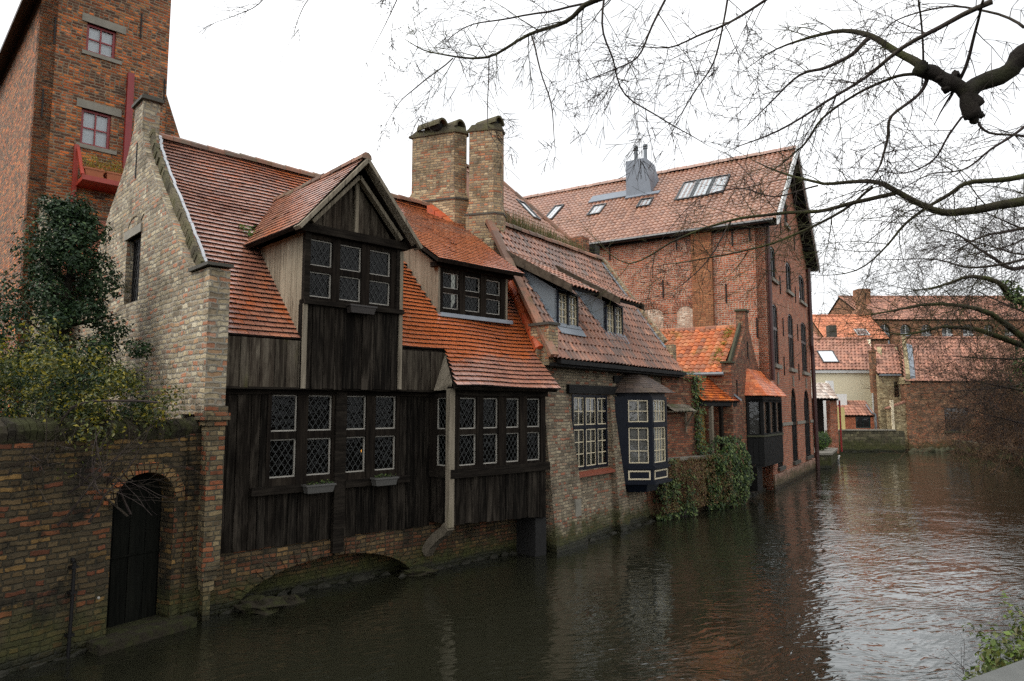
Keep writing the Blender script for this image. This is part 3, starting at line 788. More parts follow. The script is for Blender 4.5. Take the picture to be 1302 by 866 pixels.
    M = MB(); plain_tiles(M, Pr, vd(3.9), rng, skip, .125, .17, lip=1)
    roof = part(M, 'roof', [MT['old_tile'], MT['tile_butt_shade']], H, label='steep worn orange tiled roof')
    M = MB()
    slab(M, Prb, [(.1, vd(-.21)), (1.32, vd(-.21)), (1.32, vd(3.9)), (.1, vd(3.9))], -.06)
    slab(M, Prb, [(1.32, vd(2.2)), (3.12, vd(2.2)), (3.12, vd(3.9)), (1.32, vd(3.9))], -.06)
    slab(M, Prb, [(3.12, vd(-.21)), (4.68, vd(-.21)), (4.68, vd(3.9)), (3.12, vd(3.9))], -.06)
    slab(M, Prb, [(4.68, vd(-.21)), (6.76, vd(-.21)), (7.05, vd(.6)), (4.68, vd(.6))], -.06)
    slab(M, Prb, [(6.58, vd(.6)), (7.15, vd(.6)), (8.7, vd(3.9)), (6.58, vd(3.9))], -.06)
    slab(M, Prb, [(4.68, vd(3.2)), (6.58, vd(3.2)), (6.58, vd(3.9)), (4.68, vd(3.9))], -.06)
    slab(M, Prb, [(3.97, vd(-.86)), (6.7, vd(-.86)), (6.74, vd(-.215)), (4.22, vd(-.215))], -.05, .05)
    # rear slope closes the house
    M.hexa([(0.1, 3.92, rz(3.9) - .14), (8.7, 3.92, rz(3.9) - .14), (8.7, 8.5, 4.1), (.1, 8.5, 4.1)], [(0.1, 3.92, rz(3.9) - .03), (8.7, 3.92, rz(3.9) - .03), (8.7, 8.5, 4.2), (.1, 8.5, 4.2)])
    part(M, 'roof_boarding', MT['wood_dark'], roof)
    M = MB(); ridge_caps(M, (.1, 3.9, rz(3.9) + .03), (8.6, 3.9, rz(3.9) + .03), .11)
    part(M, 'ridge_cap', MT['ridge_tile'], roof)
    M = MB(); M.hexa([(4.22, -.22, rz(-.22) - .04), (4.0, -.62, 3.4), (4.03, -.2, 3.31), (4.22, -.2, 3.31)], [(4.24, -.22, rz(-.22) - .04), (4.03, -.62, 3.4), (4.06, -.2, 3.31), (4.25, -.2, 3.31)])
    M.hexa([(3.94, -.22, 3.31), (4.03, -.62, 3.32), (4.03, -.6, 3.32), (3.96, -.2, 3.31)], [(4.2, -.22, 4.0), (4.02, -.66, 3.46), (4.05, -.64, 3.46), (4.22, -.2, 4.0)])
    part(M, 'eave_board', MT['wood_pale'], H, label='mossy green triangular board under the eave')
    # --- gabled dormer
    D = MB()
    a, b, dz, xr, rzt = 1.3, 3.14, 5.86, 2.2, 7.12
    D.hexa([(a, -.19, 4.0), (a + .05, -.19, 4.0), (a + .05, -.1, 4.0), (a, -.1, 4.0)], [(a, -.19, dz), (a + .05, -.19, dz), (a + .05, 1.6, dz), (a, 1.6, dz)])
    D.hexa([(b - .05, -.19, 4.0), (b, -.19, 4.0), (b, -.1, 4.0), (b - .05, -.1, 4.0)], [(b - .05, -.19, dz), (b, -.19, dz), (b, 1.6, dz), (b - .05, 1.6, dz)])
    dm = part(D, 'gabled_dormer', MT['wood_grey'], H, label='tall gabled dormer of weathered boards')
    M = MB()                                                 # boarding lines and pale corner posts on the cheeks
    for s, x in ((-1, a - .012), (1, b - .03)):
        for k in range(8):
            y0 = -.18 + k * .21; zb = max(rz(y0) - .02, 4.0)
            if zb < dz - .05: M.hexa([(x, y0, zb), (x + .042, y0, zb), (x + .042, y0 + .2, min(rz(y0 + .2) - .02, dz)), (x, y0 + .2, min(rz(y0 + .2) - .02, dz))], [(x, y0, dz), (x + .042, y0, dz), (x + .042, y0 + .2, dz), (x, y0 + .2, dz)])
    ch_ = MB()
    for s_ in (0, 1):
        q_ = MB(); q_.v = M.v; q_.f = []; q_.m = []
        for f in M.f:
            if (M.v[f[0]][0] > (a + b) / 2) == bool(s_): q_.f.append(f); q_.m.append(0)
        used = sorted(set(k for f in q_.f for k in f)); mp = {k: n_ for n_, k in enumerate(used)}; q_.v = [M.v[k] for k in used]; q_.f = [tuple(mp[k] for k in f) for f in q_.f]
        part(q_, 'cheek', MT['wood_grey'], dm)
    M = MB(); M.box(a - .02, a + .08, -.25, -.16, 4.66, dz); M.box(b - .08, b + .02, -.25, -.16, 4.66, dz); M.box(a - .1, b + .12, -.3, -.05, dz - .02, dz + .12)
    M.box(a - .02, b + .06, -.3, -.1, 4.66, 4.74)
    each(M, 'beam', MT['wood_horizontal'], dm)
    M = MB(); M.box(a - .03, a + .05, -.262, -.24, 3.3, 4.66); M.box(b - .02, b + .05, -.262, -.2, 3.32, 5.8)
    each(M, 'corner_board', MT['wood_pale'], dm)
    M = MB(); z0 = dz + .12
    gz = lambda u: max(z0, rzt - .16 - abs(u - xr) * 1.17)
    planks(M, plane(-.16), a + .02, b - .02, z0, gz, .12, .18)
    part(M, 'gable_boarding', MT['wood_upper'], dm)
    M = MB(); lx, rx, by = a - .3, b + .2, -.52
    ap = (xr, by, rzt + .06)
    for e, zz, w_, yy, tk in (((lx, 5.8), 0, .2, by, .05), ((rx, 5.84), 0, .2, by, .05)):
        A = Vector((e[0], yy, e[1])); B = Vector(ap)
        M.beam(A, B + Vector((0, 0, .0)), .06, w_, (0, 1, 0))
    each(M, 'barge_board', MT['wood_pale'], dm)
    M = MB(); M.beam((a + .05, -.3, dz + .14), (xr, -.3, rzt - .17), .06, .12, (0, 1, 0)); M.beam((b - .05, -.3, dz + .14), (xr, -.3, rzt - .17), .06, .12, (0, 1, 0)); M.beam((xr + .02, -.22, dz + .1), (xr + .02, -.22, rzt - .2), .07, .05, (0, 1, 0))
    each(M, 'gable_strut', MT['wood_grey'], dm)
    M = MB(); yb = 2.95                                       # both slopes of the dormer roof
    L = Vector((xr - lx, 0, rzt + .1 - 5.8)); Rr = Vector((xr - rx, 0, rzt + .1 - 5.84))
    PL = slope((lx, yb, 5.86), (0, -1, 0), L, .03, 1.); lenL = L.length
    PR = slope((rx, by - .03, 5.9), (0, 1, 0), Rr, .03, 2.); lenR = Rr.length
    def rngL(v): 
        z = 5.86 + (rzt + .1 - 5.8) * v / lenL; d = (z - 4.12) / SL - .15
        return (max(0, yb - d - .5), yb - by + .03)
    def rngR(v):
        z = 5.9 + (rzt + .1 - 5.84) * v / lenR; d = (z - 4.12) / SL - .15
        return (0, min(d + .12, yb) - by + .03)
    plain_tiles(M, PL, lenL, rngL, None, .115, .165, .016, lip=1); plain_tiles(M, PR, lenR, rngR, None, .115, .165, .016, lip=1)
    dr = part(M, 'dormer_roof', [MT['dormer_tile'], MT['tile_butt_shade']], dm)
    M = MB()
    slab(M, PL, [(yb - 1.55, 0), (yb - by, 0), (yb - by, lenL), (.05, lenL)], th=.05); slab(M, PR, [(0, 0), (1.6 - by, 0), (yb - by, lenR), (0, lenR)], th=.05)
    part(M, 'roof_boarding', MT['wood_dark'], dm)
    M = MB(); ridge_caps(M, (xr, by - .04, rzt + .13), (xr, yb + .1, rzt + .13), .09)
    part(M, 'ridge_cap', MT['ridge_tile'], dm)
    lights = [(x0, x1, z0, z1) for x0, x1 in ((1.4, 1.8), (1.94, 2.36), (2.52, 2.96)) for z0, z1 in ((4.8, 5.22), (5.32, 5.76))]
    w = lead_window(H, plane(-.18), a + .08, b - .08, 4.74, dz - .02, lights)
    w['label'] = 'six light leaded window of the tall dormer'
    M = MB()
    for k in range(9): leaf_blob(M, (1.12 + rnd(-.1, .1), 1.65 + rnd(-.2, .35), 6.02 + rnd(-.05, .3)), rnd(.05, .1), 40, .04, 0, .6)
    part(M, 'moss_tuft', MT['leaf_bright'], roof)['kind'] = 'stuff'
    # --- catslide dormer
    D = MB(); y0 = .66; a, b = 4.66, 6.62; zt = 5.9
    for x in (a, b - .05):
        D.hexa([(x, y0 - .05, 4.8), (x + .05, y0 - .05, 4.8), (x + .05, y0, 4.8), (x, y0, 4.8)], [(x, y0 - .05, zt), (x + .05, y0 - .05, zt), (x + .05, 3.1, 7.5), (x, 3.1, 7.5)])
    dm2 = part(D, 'catslide_dormer', MT['wood_pale'], H, label='low dormer under a sweep of the main roof')
    lights = [(x0, x1, z0, z1) for x0, x1 in ((4.8, 5.24), (5.4, 5.84), (6.0, 6.44)) for z0, z1 in ((5.04, 5.38), (5.47, 5.8))]
    w = lead_window(H, plane(y0), a + .02, b - .02, 4.92, 5.88, lights); w['label'] = 'six light leaded window of the low dormer'
    M = MB(); M.box(a - .03, b + .03, y0 - .2, y0 + .02, 4.84, 4.92)
    part(M, 'lead_apron', MT['leadsheet'], dm2)
    M = MB(); M.box(a - .1, b + .12, y0 - .12, y0 + .1, 5.88, 5.98); each(M, 'beam', MT['wood_horizontal'], dm2)
    M = MB(); V2 = Vector((0, 1, (rz(3.75) - 5.98) / (3.75 - .3))); L2 = math.hypot(3.75 - .3, rz(3.75) - 5.98)
    Pc = slope((0, .3, 5.98), (1, 0, 0), V2, .04, 5.)
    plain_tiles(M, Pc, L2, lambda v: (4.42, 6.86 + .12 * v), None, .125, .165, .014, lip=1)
    part(M, 'dormer_roof', [MT['old_tile'], MT['tile_butt_shade']], dm2)
    M = MB(); slab(M, Pc, [(4.42, 0), (6.84, 0), (7.2, L2), (4.42, L2)], th=.06); part(M, 'roof_boarding', MT['wood_dark'], dm2)
    # --- bay over the water
    B = MB(); y = -.6
    planks(B, plane(y), 4.06, 6.56, lambda u: .9 - .05 * (u - 4.06), 1.74, .14, .22)
    Ps = seg((4.03, 0.), (4.03, y))
    planks(B, Ps, .02, .58, .9, 1.74)
    Pq = seg((6.56, y), (6.56, .0)); planks(B, Pq, .02, .58, .8, 3.34)
    B.box(4.05, 6.55, y + .03, -.03, .93, .97); B.box(4.05, 6.55, y + .03, 0, 3.3, 3.36)
    bay = part(B, 'bay', MT['wood_plank'], H, label='timber bay window over the water')
    M = MB(); M.box(4.0, 6.62, y - .07, y + .04, 1.72, 1.88); M.box(4.0, 4.06, y, -.03, 1.72, 1.86); M.box(4.0, 6.6, y - .04, y + .06, 3.22, 3.38)
    each(M, 'beam', MT['wood_horizontal'], bay)
    M = MB(); M.box(3.97, 4.09, y - .06, y + .05, .86, 3.34)
    part(M, 'post', MT['wood_pale'], bay)
    lights = [(x0, x1, z0, z1) for x0, x1 in ((4.24, 4.66), (4.82, 5.22), (5.42, 5.8), (6.0, 6.4)) for z0, z1 in ((1.93, 2.5), (2.6, 3.18))]
    w = lead_window(H, plane(y + .01), 4.1, 6.54, 1.88, 3.24, lights); w['label'] = 'long leaded window of the bay'
    w = lead_window(H, Ps, .02, .56, 1.86, 3.26, [(.2, .5, z0, z1) for z0, z1 in ((1.93, 2.5), (2.6, 3.18))]); w['label'] = 'narrow leaded side window of the bay'
    M = MB(); pth = [(4.02, -.6, .88), (4.02, -.5, .78), (4.0, -.34, .68), (3.97, -.16, .52), (3.96, -.03, .34)]
    for p, q in zip(pth[:-1], pth[1:]): M.beam(p, q, .17, .16, (1, 0, 0))
    part(M, 'bracket', MT['wood_bracket'], bay)
    M = MB(); M.box(6.3, 6.62, -.55, .1, -.4, .76); each(M, 'pier', MT['soot'], H)
    # --- party parapet with orange caps and its end pier
    M = MB(); L0 = Vector((6.8, -.2, 0)); L1 = Vector((7.72, 1.75, 0))
    n = 12
    for k in range(n):
        p = L0.lerp(L1, k / n); q = L0.lerp(L1, (k + 1) / n)
        M.hexa([(p.x - .08, p.y, rz(p.y) - .4), (p.x + .16, p.y, rz(p.y) - .4), (q.x + .16, q.y, rz(q.y) - .4), (q.x - .08, q.y, rz(q.y) - .4)],
               [(p.x - .08, p.y, rz(p.y) + .16), (p.x + .16, p.y, rz(p.y) + .16), (q.x + .16, q.y, rz(q.y) + .16), (q.x - .08, q.y, rz(q.y) + .16)])
    M.box(6.86, 7.16, -.42, .12, 3.9, 4.78)
    pp = part(M, 'parapet', MT['chimney_brick'], H)
    M = MB(); ridge_caps(M, (6.84, -.2, rz(-.2) + .2), (7.76, 1.75, rz(1.75) + .2), .12, .3); part(M, 'cap_tile', MT['cap_tile'], pp)
    M = MB(); M.box(6.82, 7.2, -.46, .16, 4.78, 4.84); part(M, 'cap_slab', MT['stone_dark'], pp)
    # --- chimneys
    def chimney(poly, z0, zs, zt, hood, label):
        cx = sum(p[0] for p in poly) / len(poly); cy = sum(p[1] for p in poly) / len(poly)
        grow = lambda k: [(cx + (p[0] - cx) * k, cy + (p[1] - cy) * k) for p in poly]
        M = MB(); M.prism(grow(1.14), z0, zs - .16); M.prism(grow(1.14), zs - .16, zs + .1, 0, 1 / 1.14); M.prism(poly, zs + .1, zt)
        c = part(M, 'chimney', MT['chimney_brick'], H, label=label)
        M = MB(); M.prism(grow(1.2), zs - .2, zs - .15); part(M, 'string_course', MT['stone_dark'], c)
        M = MB(); M.prism(grow(1.1), zt, zt + .06); M.prism(grow(1.06), zt + .06, zt + .2, 0, .84)
        part(M, 'chimney_cap', MT['coping_moss'], c)
        M = MB()
        for (p, q, r) in hood:                               # half-round clay hoods, open to one side
            p = Vector(p); q = Vector(q); d = (q - p).normalized(); x = d.cross(Vector((0, 0, 1))).normalized(); i = len(M.v); N = 9
            for c3 in (p, q):
                for rr in (r, r * .76):
                    for g_ in range(N):
                        t_ = PI * g_ / (N - 1); M.v.append(tuple(c3 + x * rr * math.cos(t_) + Vector((0, 0, rr * math.sin(t_) * 1.15))))
            for g_ in range(N - 1):
                M.f += [(i + g_, i + g_ + 1, i + 2 * N + g_ + 1, i + 2 * N + g_), (i + N + g_ + 1, i + N + g_, i + 3 * N + g_, i + 3 * N + g_ + 1), (i + g_, i + N + g_, i + N + g_ + 1, i + g_ + 1), (i + 2 * N + g_, i + 2 * N + g_ + 1, i + 3 * N + g_ + 1, i + 3 * N + g_)]; M.m += [0] * 4
        each(M, 'chimney_hood', MT['coping_moss'], c)
        M = MB()
        for (p, q, r) in hood:
            p = Vector(p); q = Vector(q); m_ = p.lerp(q, .7); M.blob(m_ + Vector((0, 0, .05)), r * .78, 8, 5)
        each(M, 'flue', MT['soot'], c)
    chimney([(6.62, 4.35), (7.16, 3.22), (7.5, 3.12), (7.62, 3.25), (7.62, 4.5)], 7.2, 8.62, 10.25, [((6.86, 4.25, 10.43), (6.98, 3.45, 10.43), .2), ((7.26, 4.2, 10.43), (7.38, 3.2, 10.43), .2)], 'wide brick chimney with two clay hoods')
    chimney([(7.22, 2.68), (7.56, 2.12), (7.78, 2.04), (8.0, 2.2), (8.0, 2.9)], 5.9, 8.08, 10.1, [((7.62, 2.75, 10.28), (7.72, 2.05, 10.28), .19)], 'slim brick chimney with one clay hood')
    M = MB()                                                 # stepped orange flashing tiles beside the stacks
    for p, q, n in (((6.6, 3.6), (7.15, 2.98), 4), ((7.0, 2.6), (7.45, 1.55), 5)):
        for k in range(n):
            x = p[0] + (q[0] - p[0]) * k / n; yy = p[1] + (q[1] - p[1]) * k / n; x2 = p[0] + (q[0] - p[0]) * (k + .9) / n; y2 = p[1] + (q[1] - p[1]) * (k + .9) / n
            M.hexa([(x - .02, yy, rz(yy) + .05), (x2 - .02, y2, rz(y2) + .05), (x2 + .2, y2 + .05, rz(y2) + .1), (x + .2, yy + .05, rz(yy) + .1)], [(x - .02, yy, rz(yy) + .22), (x2 - .02, y2, rz(y2) + .22), (x2 + .2, y2 + .05, rz(y2) + .3), (x + .2, yy + .05, rz(yy) + .3)])
    part(M, 'flashing_tile', MT['cap_tile'], roof)
    # --- dark rooms behind the glass
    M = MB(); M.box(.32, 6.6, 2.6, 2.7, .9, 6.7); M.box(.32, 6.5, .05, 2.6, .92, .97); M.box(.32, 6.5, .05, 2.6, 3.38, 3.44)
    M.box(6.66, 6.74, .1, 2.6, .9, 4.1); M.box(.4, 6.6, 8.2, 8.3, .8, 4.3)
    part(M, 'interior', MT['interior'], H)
    return H
timber_house()

def flower_box(x, y, z, w, mat, label, plants=True):
    p = FA.w(x, y, z); r = math.radians(90 - FA.ang)
    o = thing('flower_box', label, 'planter', p, r, 'flower boxes on the timber house')
    M = MB(); h = .13
    M.hexa([(-w / 2 + .03, -.07, 0), (w / 2 - .03, -.07, 0), (w / 2 - .03, .06, 0), (-w / 2 + .03, .06, 0)], [(-w / 2, -.09, h), (w / 2, -.09, h), (w / 2, .07, h), (-w / 2, .07, h)])
    M.box(-w / 2 - .012, w / 2 + .012, -.102, .082, h - .02, h + .006)
    M.build('box', mat, o)
    if plants:
        L = MB()
        for k in range(70):
            leaf(L, Vector((rnd(-w / 2 + .03, w / 2 - .03), rnd(-.07, .05), h + rnd(0, .06))), Vector((rnd(-.6, .6), rnd(-.6, .6), 1)), .05, .6)
        L.build('leaves', MT['leaf_ivy'], o)
flower_box(1.66, -.2, 1.64, .5, MT['plastic_grey'], 'grey flower box with small green plants under the left ground floor window')
flower_box(2.9, -.2, 1.66, .46, MT['plastic_grey'], 'grey flower box with small green plants below the leaded window nearer the bay')
flower_box(2.28, -.34, 4.58, .5, MT['plastic_brown'], 'empty brown flower box on the sill of the tall dormer', False)

for (x, y, z, s, lab) in ((1.72, .5, 2.12, 1., 'small warm table lamp glowing inside the left leaded window'), (2.95, .55, 2.15, 1.2, 'bright warm table lamp seen through the second leaded window')):
    o = thing('table_lamp', lab, 'lamp', FA.w(x, y, z), 0, 'lamps lit inside the timber house')
    M = MB(); M.tube([(0, 0, -.25), (0, 0, 0)], .012, 6); M.prism([(.06 * math.cos(k), .06 * math.sin(k)) for k in [i * PI / 4 for i in range(8)]], -.26, -.24); M.build('stand', MT['iron'], o)
    M = MB(); M.blob((0, 0, .06), .045 * s, 8, 6); M.build('bulb', MT['lamp_glow'], o, True)

def boulder(p, r, sc, seed, label, amp=.5):
    o = MB(); o.blob((0, 0, 0), r * .9, 16, 10, 0, amp * 1.2, (sc[0], sc[1], sc[2] * .7), seed, 2.4)
    b = o.build('stone_block', MT['coping_dark'], None); b.location = p
    tag(b, label, 'stone', 'stones at the foot of the timber house')
boulder(FA.w(.75, -.25, .05), .3, (1.3, .8, .7), 3, 'mossy stone block lying at the waterline left of the low arch')
boulder(FA.w(1.25, -.1, .0), .22, (1.2, .9, .7), 8, 'smaller dark stone half under water inside the low arch')
boulder(FA.w(3.75, -.05, .02), .24, (1.5, .8, .6), 5, 'flat mossy stone at the right foot of the low arch')

# ================================================================== 2. garden wall with the water door
FG = Frame(-4.44, 10.14, 31)
def garden_wall():
    H = FG.root('garden_wall', 'old mossy brick garden wall with an arched wooden water door', 'wall')
    P = plane(0.)
    M = MB()
    M.wall(P, rect(-11, -.0, -.5, 2.62), [arch(-1.37, -.52, .1, 1.74, 2.13, 12)], .42)
    for k in range(18):
        M.box(-.36 + rnd(-.004, .004), .03, -.05 - rnd(0, .012), -.002, .02 + k * .145, .02 + k * .145 + .138)
    M.box(-.4, .04, -.12, -.002, -.4, .02)
    M.build('brickwork', MT['garden_brick'], H)
    M = MB(); x = -11.
    while x < .0:                                            # bricks on edge, rounded by moss
        w = rnd(.07, .1)
        z = 2.62 + .02 * math.sin(x * 2.3)
        j = rnd(-.03, .03); k2 = rnd(-.03, .02); z += rnd(-.012, .012)
        pr = [(-.015 + k2 * .6, z - .03), (-.035 + k2 * .6, z + .08 + j), (.01 + k2, z + .16 + j), (.16, z + .23 + j), (.42, z + .2), (.46, z + .1), (.45, z)]
        i = len(M.v); n = len(pr)
        M.v += [(x, a, b) for a, b in pr] + [(x + w - .008, a, b) for a, b in pr]
        M.f += [tuple(i + k for k in range(n)), tuple(i + 2 * n - 1 - k for k in range(n))]; M.m += [0, 0]
        for k in range(n): M.f.append((i + k, i + (k + 1) % n, i + n + (k + 1) % n, i + n + k)); M.m.append(0)
        x += w
    M.build('coping', MT['coping_dark'], H)
    M = MB(); c = -.945; 
    for k in range(17):                                      # brick ring round the arch
        a0, a1 = PI * k / 17 + .015, PI * (k + 1) / 17 - .015
        q = lambda a, r: (c + (.425 + r) * math.cos(a), 1.74 + (.39 + r) * math.sin(a))
        p = [q(a0, 0), q(a1, 0), q(a1, .14), q(a0, .14)]
        dy = -.022 - .012 * random.random()
        M.hexa([(x_, dy, z_) for x_, z_ in p], [(x_, .1, z_) for x_, z_ in p])
    M.build('arch_ring', MT['pier_brick_dark'], H)
    M = MB(); planks(M, plane(.3), -1.4, -.48, .1, 2.2, .2, .26, .04); M.box(-1.4, -.48, .28, .3, 1.0, 1.02)
    d = M.build('door', MT['door_wood'], H)
    M = MB(); M.box(-1.6, -.3, -.3, .31, -.4, .118); M.build('step', MT['coping_dark'], H)
    M = MB(); M.tube([(-1.83, -.06, 1.12), (-1.83, -.06, .6), (-1.84, -.06, -.2)], .022, 8)
    for z in (1.05, .75, .25): M.box(-1.87, -1.79, -.09, 0, z, z + .03)
    M.tube([(-1.83, -.06, 1.12), (-1.83, -.02, 1.15), (-1.83, .05, 1.15)], .022, 8)
    M.build('drain_pipe', MT['iron'], H)
    M = MB(); M.blob((-1.5, -.03, .62), .02, 8, 6); M.build('knob', MT['casement'], H, True)
    M = MB()
    for k in range(46): M.blob((-11 + k * .24 + rnd(-.08, .08), .0, -.04 + rnd(-.04, .04)), rnd(.08, .14), 5, 4, 0, .9, (1.5, .7, .7), k)
    M.build('footing', MT['stone_moss_dark'], H)['kind'] = 'stuff'
garden_wall()

# ================================================================== 3. plants of the walled garden
def evergreen():
    o = thing('evergreen_tree', 'dark glossy evergreen tree standing behind the mossy garden wall', 'tree', (-7.35, 11.1, 1.4))
    M = MB(); M.tube([(0, 0, 0), (.05, .02, 1.6), (0, 0, 3.2), (.1, .05, 4.7)], [.12, .1, .07, .02], 8)
    for k in range(26):
        z = rnd(.9, 4.4); a = rnd(0, 6.28); r = 1.25 * (1 - (z / 5.6) ** 1.5)
        M.tube([(0, 0, z), (math.cos(a) * r * .5, math.sin(a) * r * .5, z + .12), (math.cos(a) * r, math.sin(a) * r, z + .3)], [.03, .02, .006], 5)
    M.build('trunk', MT['bark'], o)
    L = MB()
    for k in range(84):
        z = 1.2 + 3.75 * (k / 84) ** .8; r = (1.5 * (1 - ((z - .9) / 4.5) ** 1.15) + .12) * (rnd(.6, 1.08) if k % 3 else rnd(.1, .6)) * (1. if z < 2.6 else .86); a = k * 2.4 + rnd(-.3, .3)
        z += rnd(-.15, .15)
        leaf_blob(L, (math.cos(a) * r, math.sin(a) * r, z), rnd(.2, .42), 250, .075, 0, .5, (1, 1, .75), .35, .5)
    leaf_blob(L, (.12, 0, 5.0), .2, 90, .07)
    for k in range(34):
        a = rnd(0, 6.28); r = rnd(.5, 1.65); leaf_blob(L, (math.cos(a) * r, math.sin(a) * r, rnd(1.3, 2.7)), rnd(.22, .4), 220, .075, 0, .5, (1, 1, .75), .35, .5)
    L.build('crown', MT['leaf_evergreen'], o)
evergreen()
def yellow_shrub():
    o = thing('yellow_shrub', 'straggly yellow green shrub spilling over the top of the garden wall', 'shrub', (-5.85, 8.6, 1.4))
    M = MB()
    for k in range(16):
        a = rnd(-1, 1); twig(M, Vector((a * .9, rnd(-.3, .6), .2)), Vector((rnd(-.6, .8), rnd(-.5, .2), 1)), rnd(1.2, 2.2), .016, 2, -.02, .4, 4)
    for p in (((.1, -.1, 1.0), (.5, -.25, 1.6), (1.05, -.1, 1.68), (1.4, 0, 1.66)), ((-.9, -.3, 1.2), (-.5, -.6, 1.6), (-.2, -.75, 1.2), (0.1, -.85, .95))):
        M.tube(smooth_path(p), .014, 5)
    for k in range(8):
        twig(M, Vector((rnd(-.6, .9), rnd(-.35, -.1) + .1, 1.35)), Vector((rnd(-.4, .6), -.8, -.2)), rnd(.4, .8), .006, 2, -.18, .4, 3)
    M.build('stem', MT['bark_twig'], o)
    L = MB()
    for k in range(74):
        x = rnd(-1.7, 1.05); y = rnd(-.35, .7) + .35 * x
        z = 1.15 + rnd(0, 1.6) * (1 - .28 * abs(x + .5))
        leaf_blob(L, (x, y, z), rnd(.16, .36), 130, .062, 0, .5, (1.1, 1, .8), .2, .4)
    for k in range(44):
        x = rnd(-1.6, .7); leaf_blob(L, (x, rnd(-.55, -.2) + .42 * x + .18, rnd(.75, 1.5) + .1), rnd(.08, .22), 30, .055, 0, .5)
    L.build('leaves', MT['leaf_yellow'], o)
    L = MB()
    for k in range(26):
        x = rnd(-1.6, .7); leaf_blob(L, (x, rnd(0, .8) + .3 * x, 1.1 + rnd(0, .9)), rnd(.2, .34), 110, .07, 0, .5, (1, 1, .8), .2)
    L.build('inner_leaves', MT['leaf_evergreen'], o)
yellow_shrub()

# ================================================================== 4. brick tower house at the left
tw = FA.w(0, 9)
FT = Frame(tw.x, tw.y, 46)
def tower():
    H = FT.root('brick_tower_house', 'tall orange brown brick tower house with small red windows behind the stone gable', 'house')
    P = plane(0.); a, b = -1.14, 1.78
    M = MB()
    M.wall(P, [(a, 0), (b, 0), (b, 16), (.4, 16), (a, 13.25)], [rect(-.16, .5, 12.0, 12.76), rect(-.16, .5, 9.57, 10.5)], .35)
    Pl = seg((a, 7.), (a, 0.)); M.wall(Pl, rect(0, 7, 0, 13.2), [], .35)
    Pr = seg((b, 0.), (b, 7.)); M.wall(Pr, rect(.36, 7, 0, 16), [], .35)
    M.build('wall', MT['tower_brick'], H)
    M = MB(); M.hexa([(a - .35, -.3, 12.9), (a, -.3, 13.2), (a, 7, 13.2), (a - .35, 7, 12.9)], [(a - .35, -.3, 13.0), (.4, -.3, 16.1), (.4, 7, 16.1), (a - .35, 7, 13.0)])
    M.build('roof', MT['slate_shingle'], H)
    for z0, z1 in ((12.0, 12.76), (9.57, 10.5)):
        M = MB(); bars(M, P, -.16, .5, z0, z1, .06, .06, .13, 0, 2, 2, .035)
        w = M.build('window', MT['red_paint'], H)
        M = MB(); wob_pane(M, P, -.12, .46, z0 + .04, z1 - .04, .1); M.build('pane', MT['sky_glass'], w)
        M = MB(); wob_pane(M, P, -.16, .5, z0, z1, .16); M.build('painted_reflection', MT['painted_reflection'], w)  # white sheet behind the glass, painting in the sky's reflection
        M = MB(); M.pbox(P, -.28, .72, z1, z1 + .2, -.03, .2); M.build('lintel', MT['stone_grey'], w)
        M = MB(); M.pbox(P, -.24, .66, z0 - .1, z0, -.04, .05); M.build('sill', MT['stone_grey'], w)
    M = MB(); M.pbox(P, .8, .95, 8.6, 11.72, -.14, -.002); M.build('red_duct', MT['red_paint'], H)
    M = MB()
    for u, z in ((-.85, 11.9), (1.05, 12.8), (-1.1 + .1, 10.), (1.7, 11.2), (.85, 14)): M.pbox(P, u, u + .03, z, z + .7, -.03, -.002)
    each(M, 'wall_anchor', MT['iron'], H)
    M = MB(); M.wall(plane(.4), [(b, 0), (b + .95, 0), (b + .95, 9.6), (b + .5, 10.6), (b + .1, 11.7), (b, 11.8)], [], .5); M.build('buttress', MT['tower_brick'], H)
    bu, bz = -.2, 8.45
    M = MB(); M.pbox(P, bu, bu + 1., bz, bz + .1, -.75, -.002); M.pbox(P, bu - .02, bu + 1.02, bz + .0, bz + .12, -.79, -.752)
    M.pbox(P, bu - .08, bu + .02, bz - .5, bz + 1.05, -.09, -.002); M.beam((bu, -.04, bz + 1.), (bu, -.74, bz + .12), .07, .07)
    M.build('balcony', MT['red_orange_paint'], H, False)
    return H
tower()
for k, (u, yy, lab) in enumerate(((.06, -.52, 'terracotta trough on the red balcony, nearer the tower corner'), (.52, -.52, 'terracotta trough on the red balcony, nearer the stone gable'))):
    p = FT.w(u, yy, 8.552); o = thing('balcony_planter', lab, 'planter', p, math.radians(90 - 46), 'planters on the red balcony')
    M = MB(); M.hexa([(-.17, -.14, 0), (.17, -.14, 0), (.17, .14, 0), (-.17, .14, 0)], [(-.2, -.17, .24), (.2, -.17, .24), (.2, .17, .24), (-.2, .17, .24)]); M.box(-.21, .21, -.18, .18, .21, .25); M.build('trough', MT['terracotta'], o)
    L = MB(); leaf_blob(L, (0, 0, .42), .27, 420, .06, 0, .35, (1.1, .9, .9), .2); L.build('leaves', MT['leaf_balcony'], o)
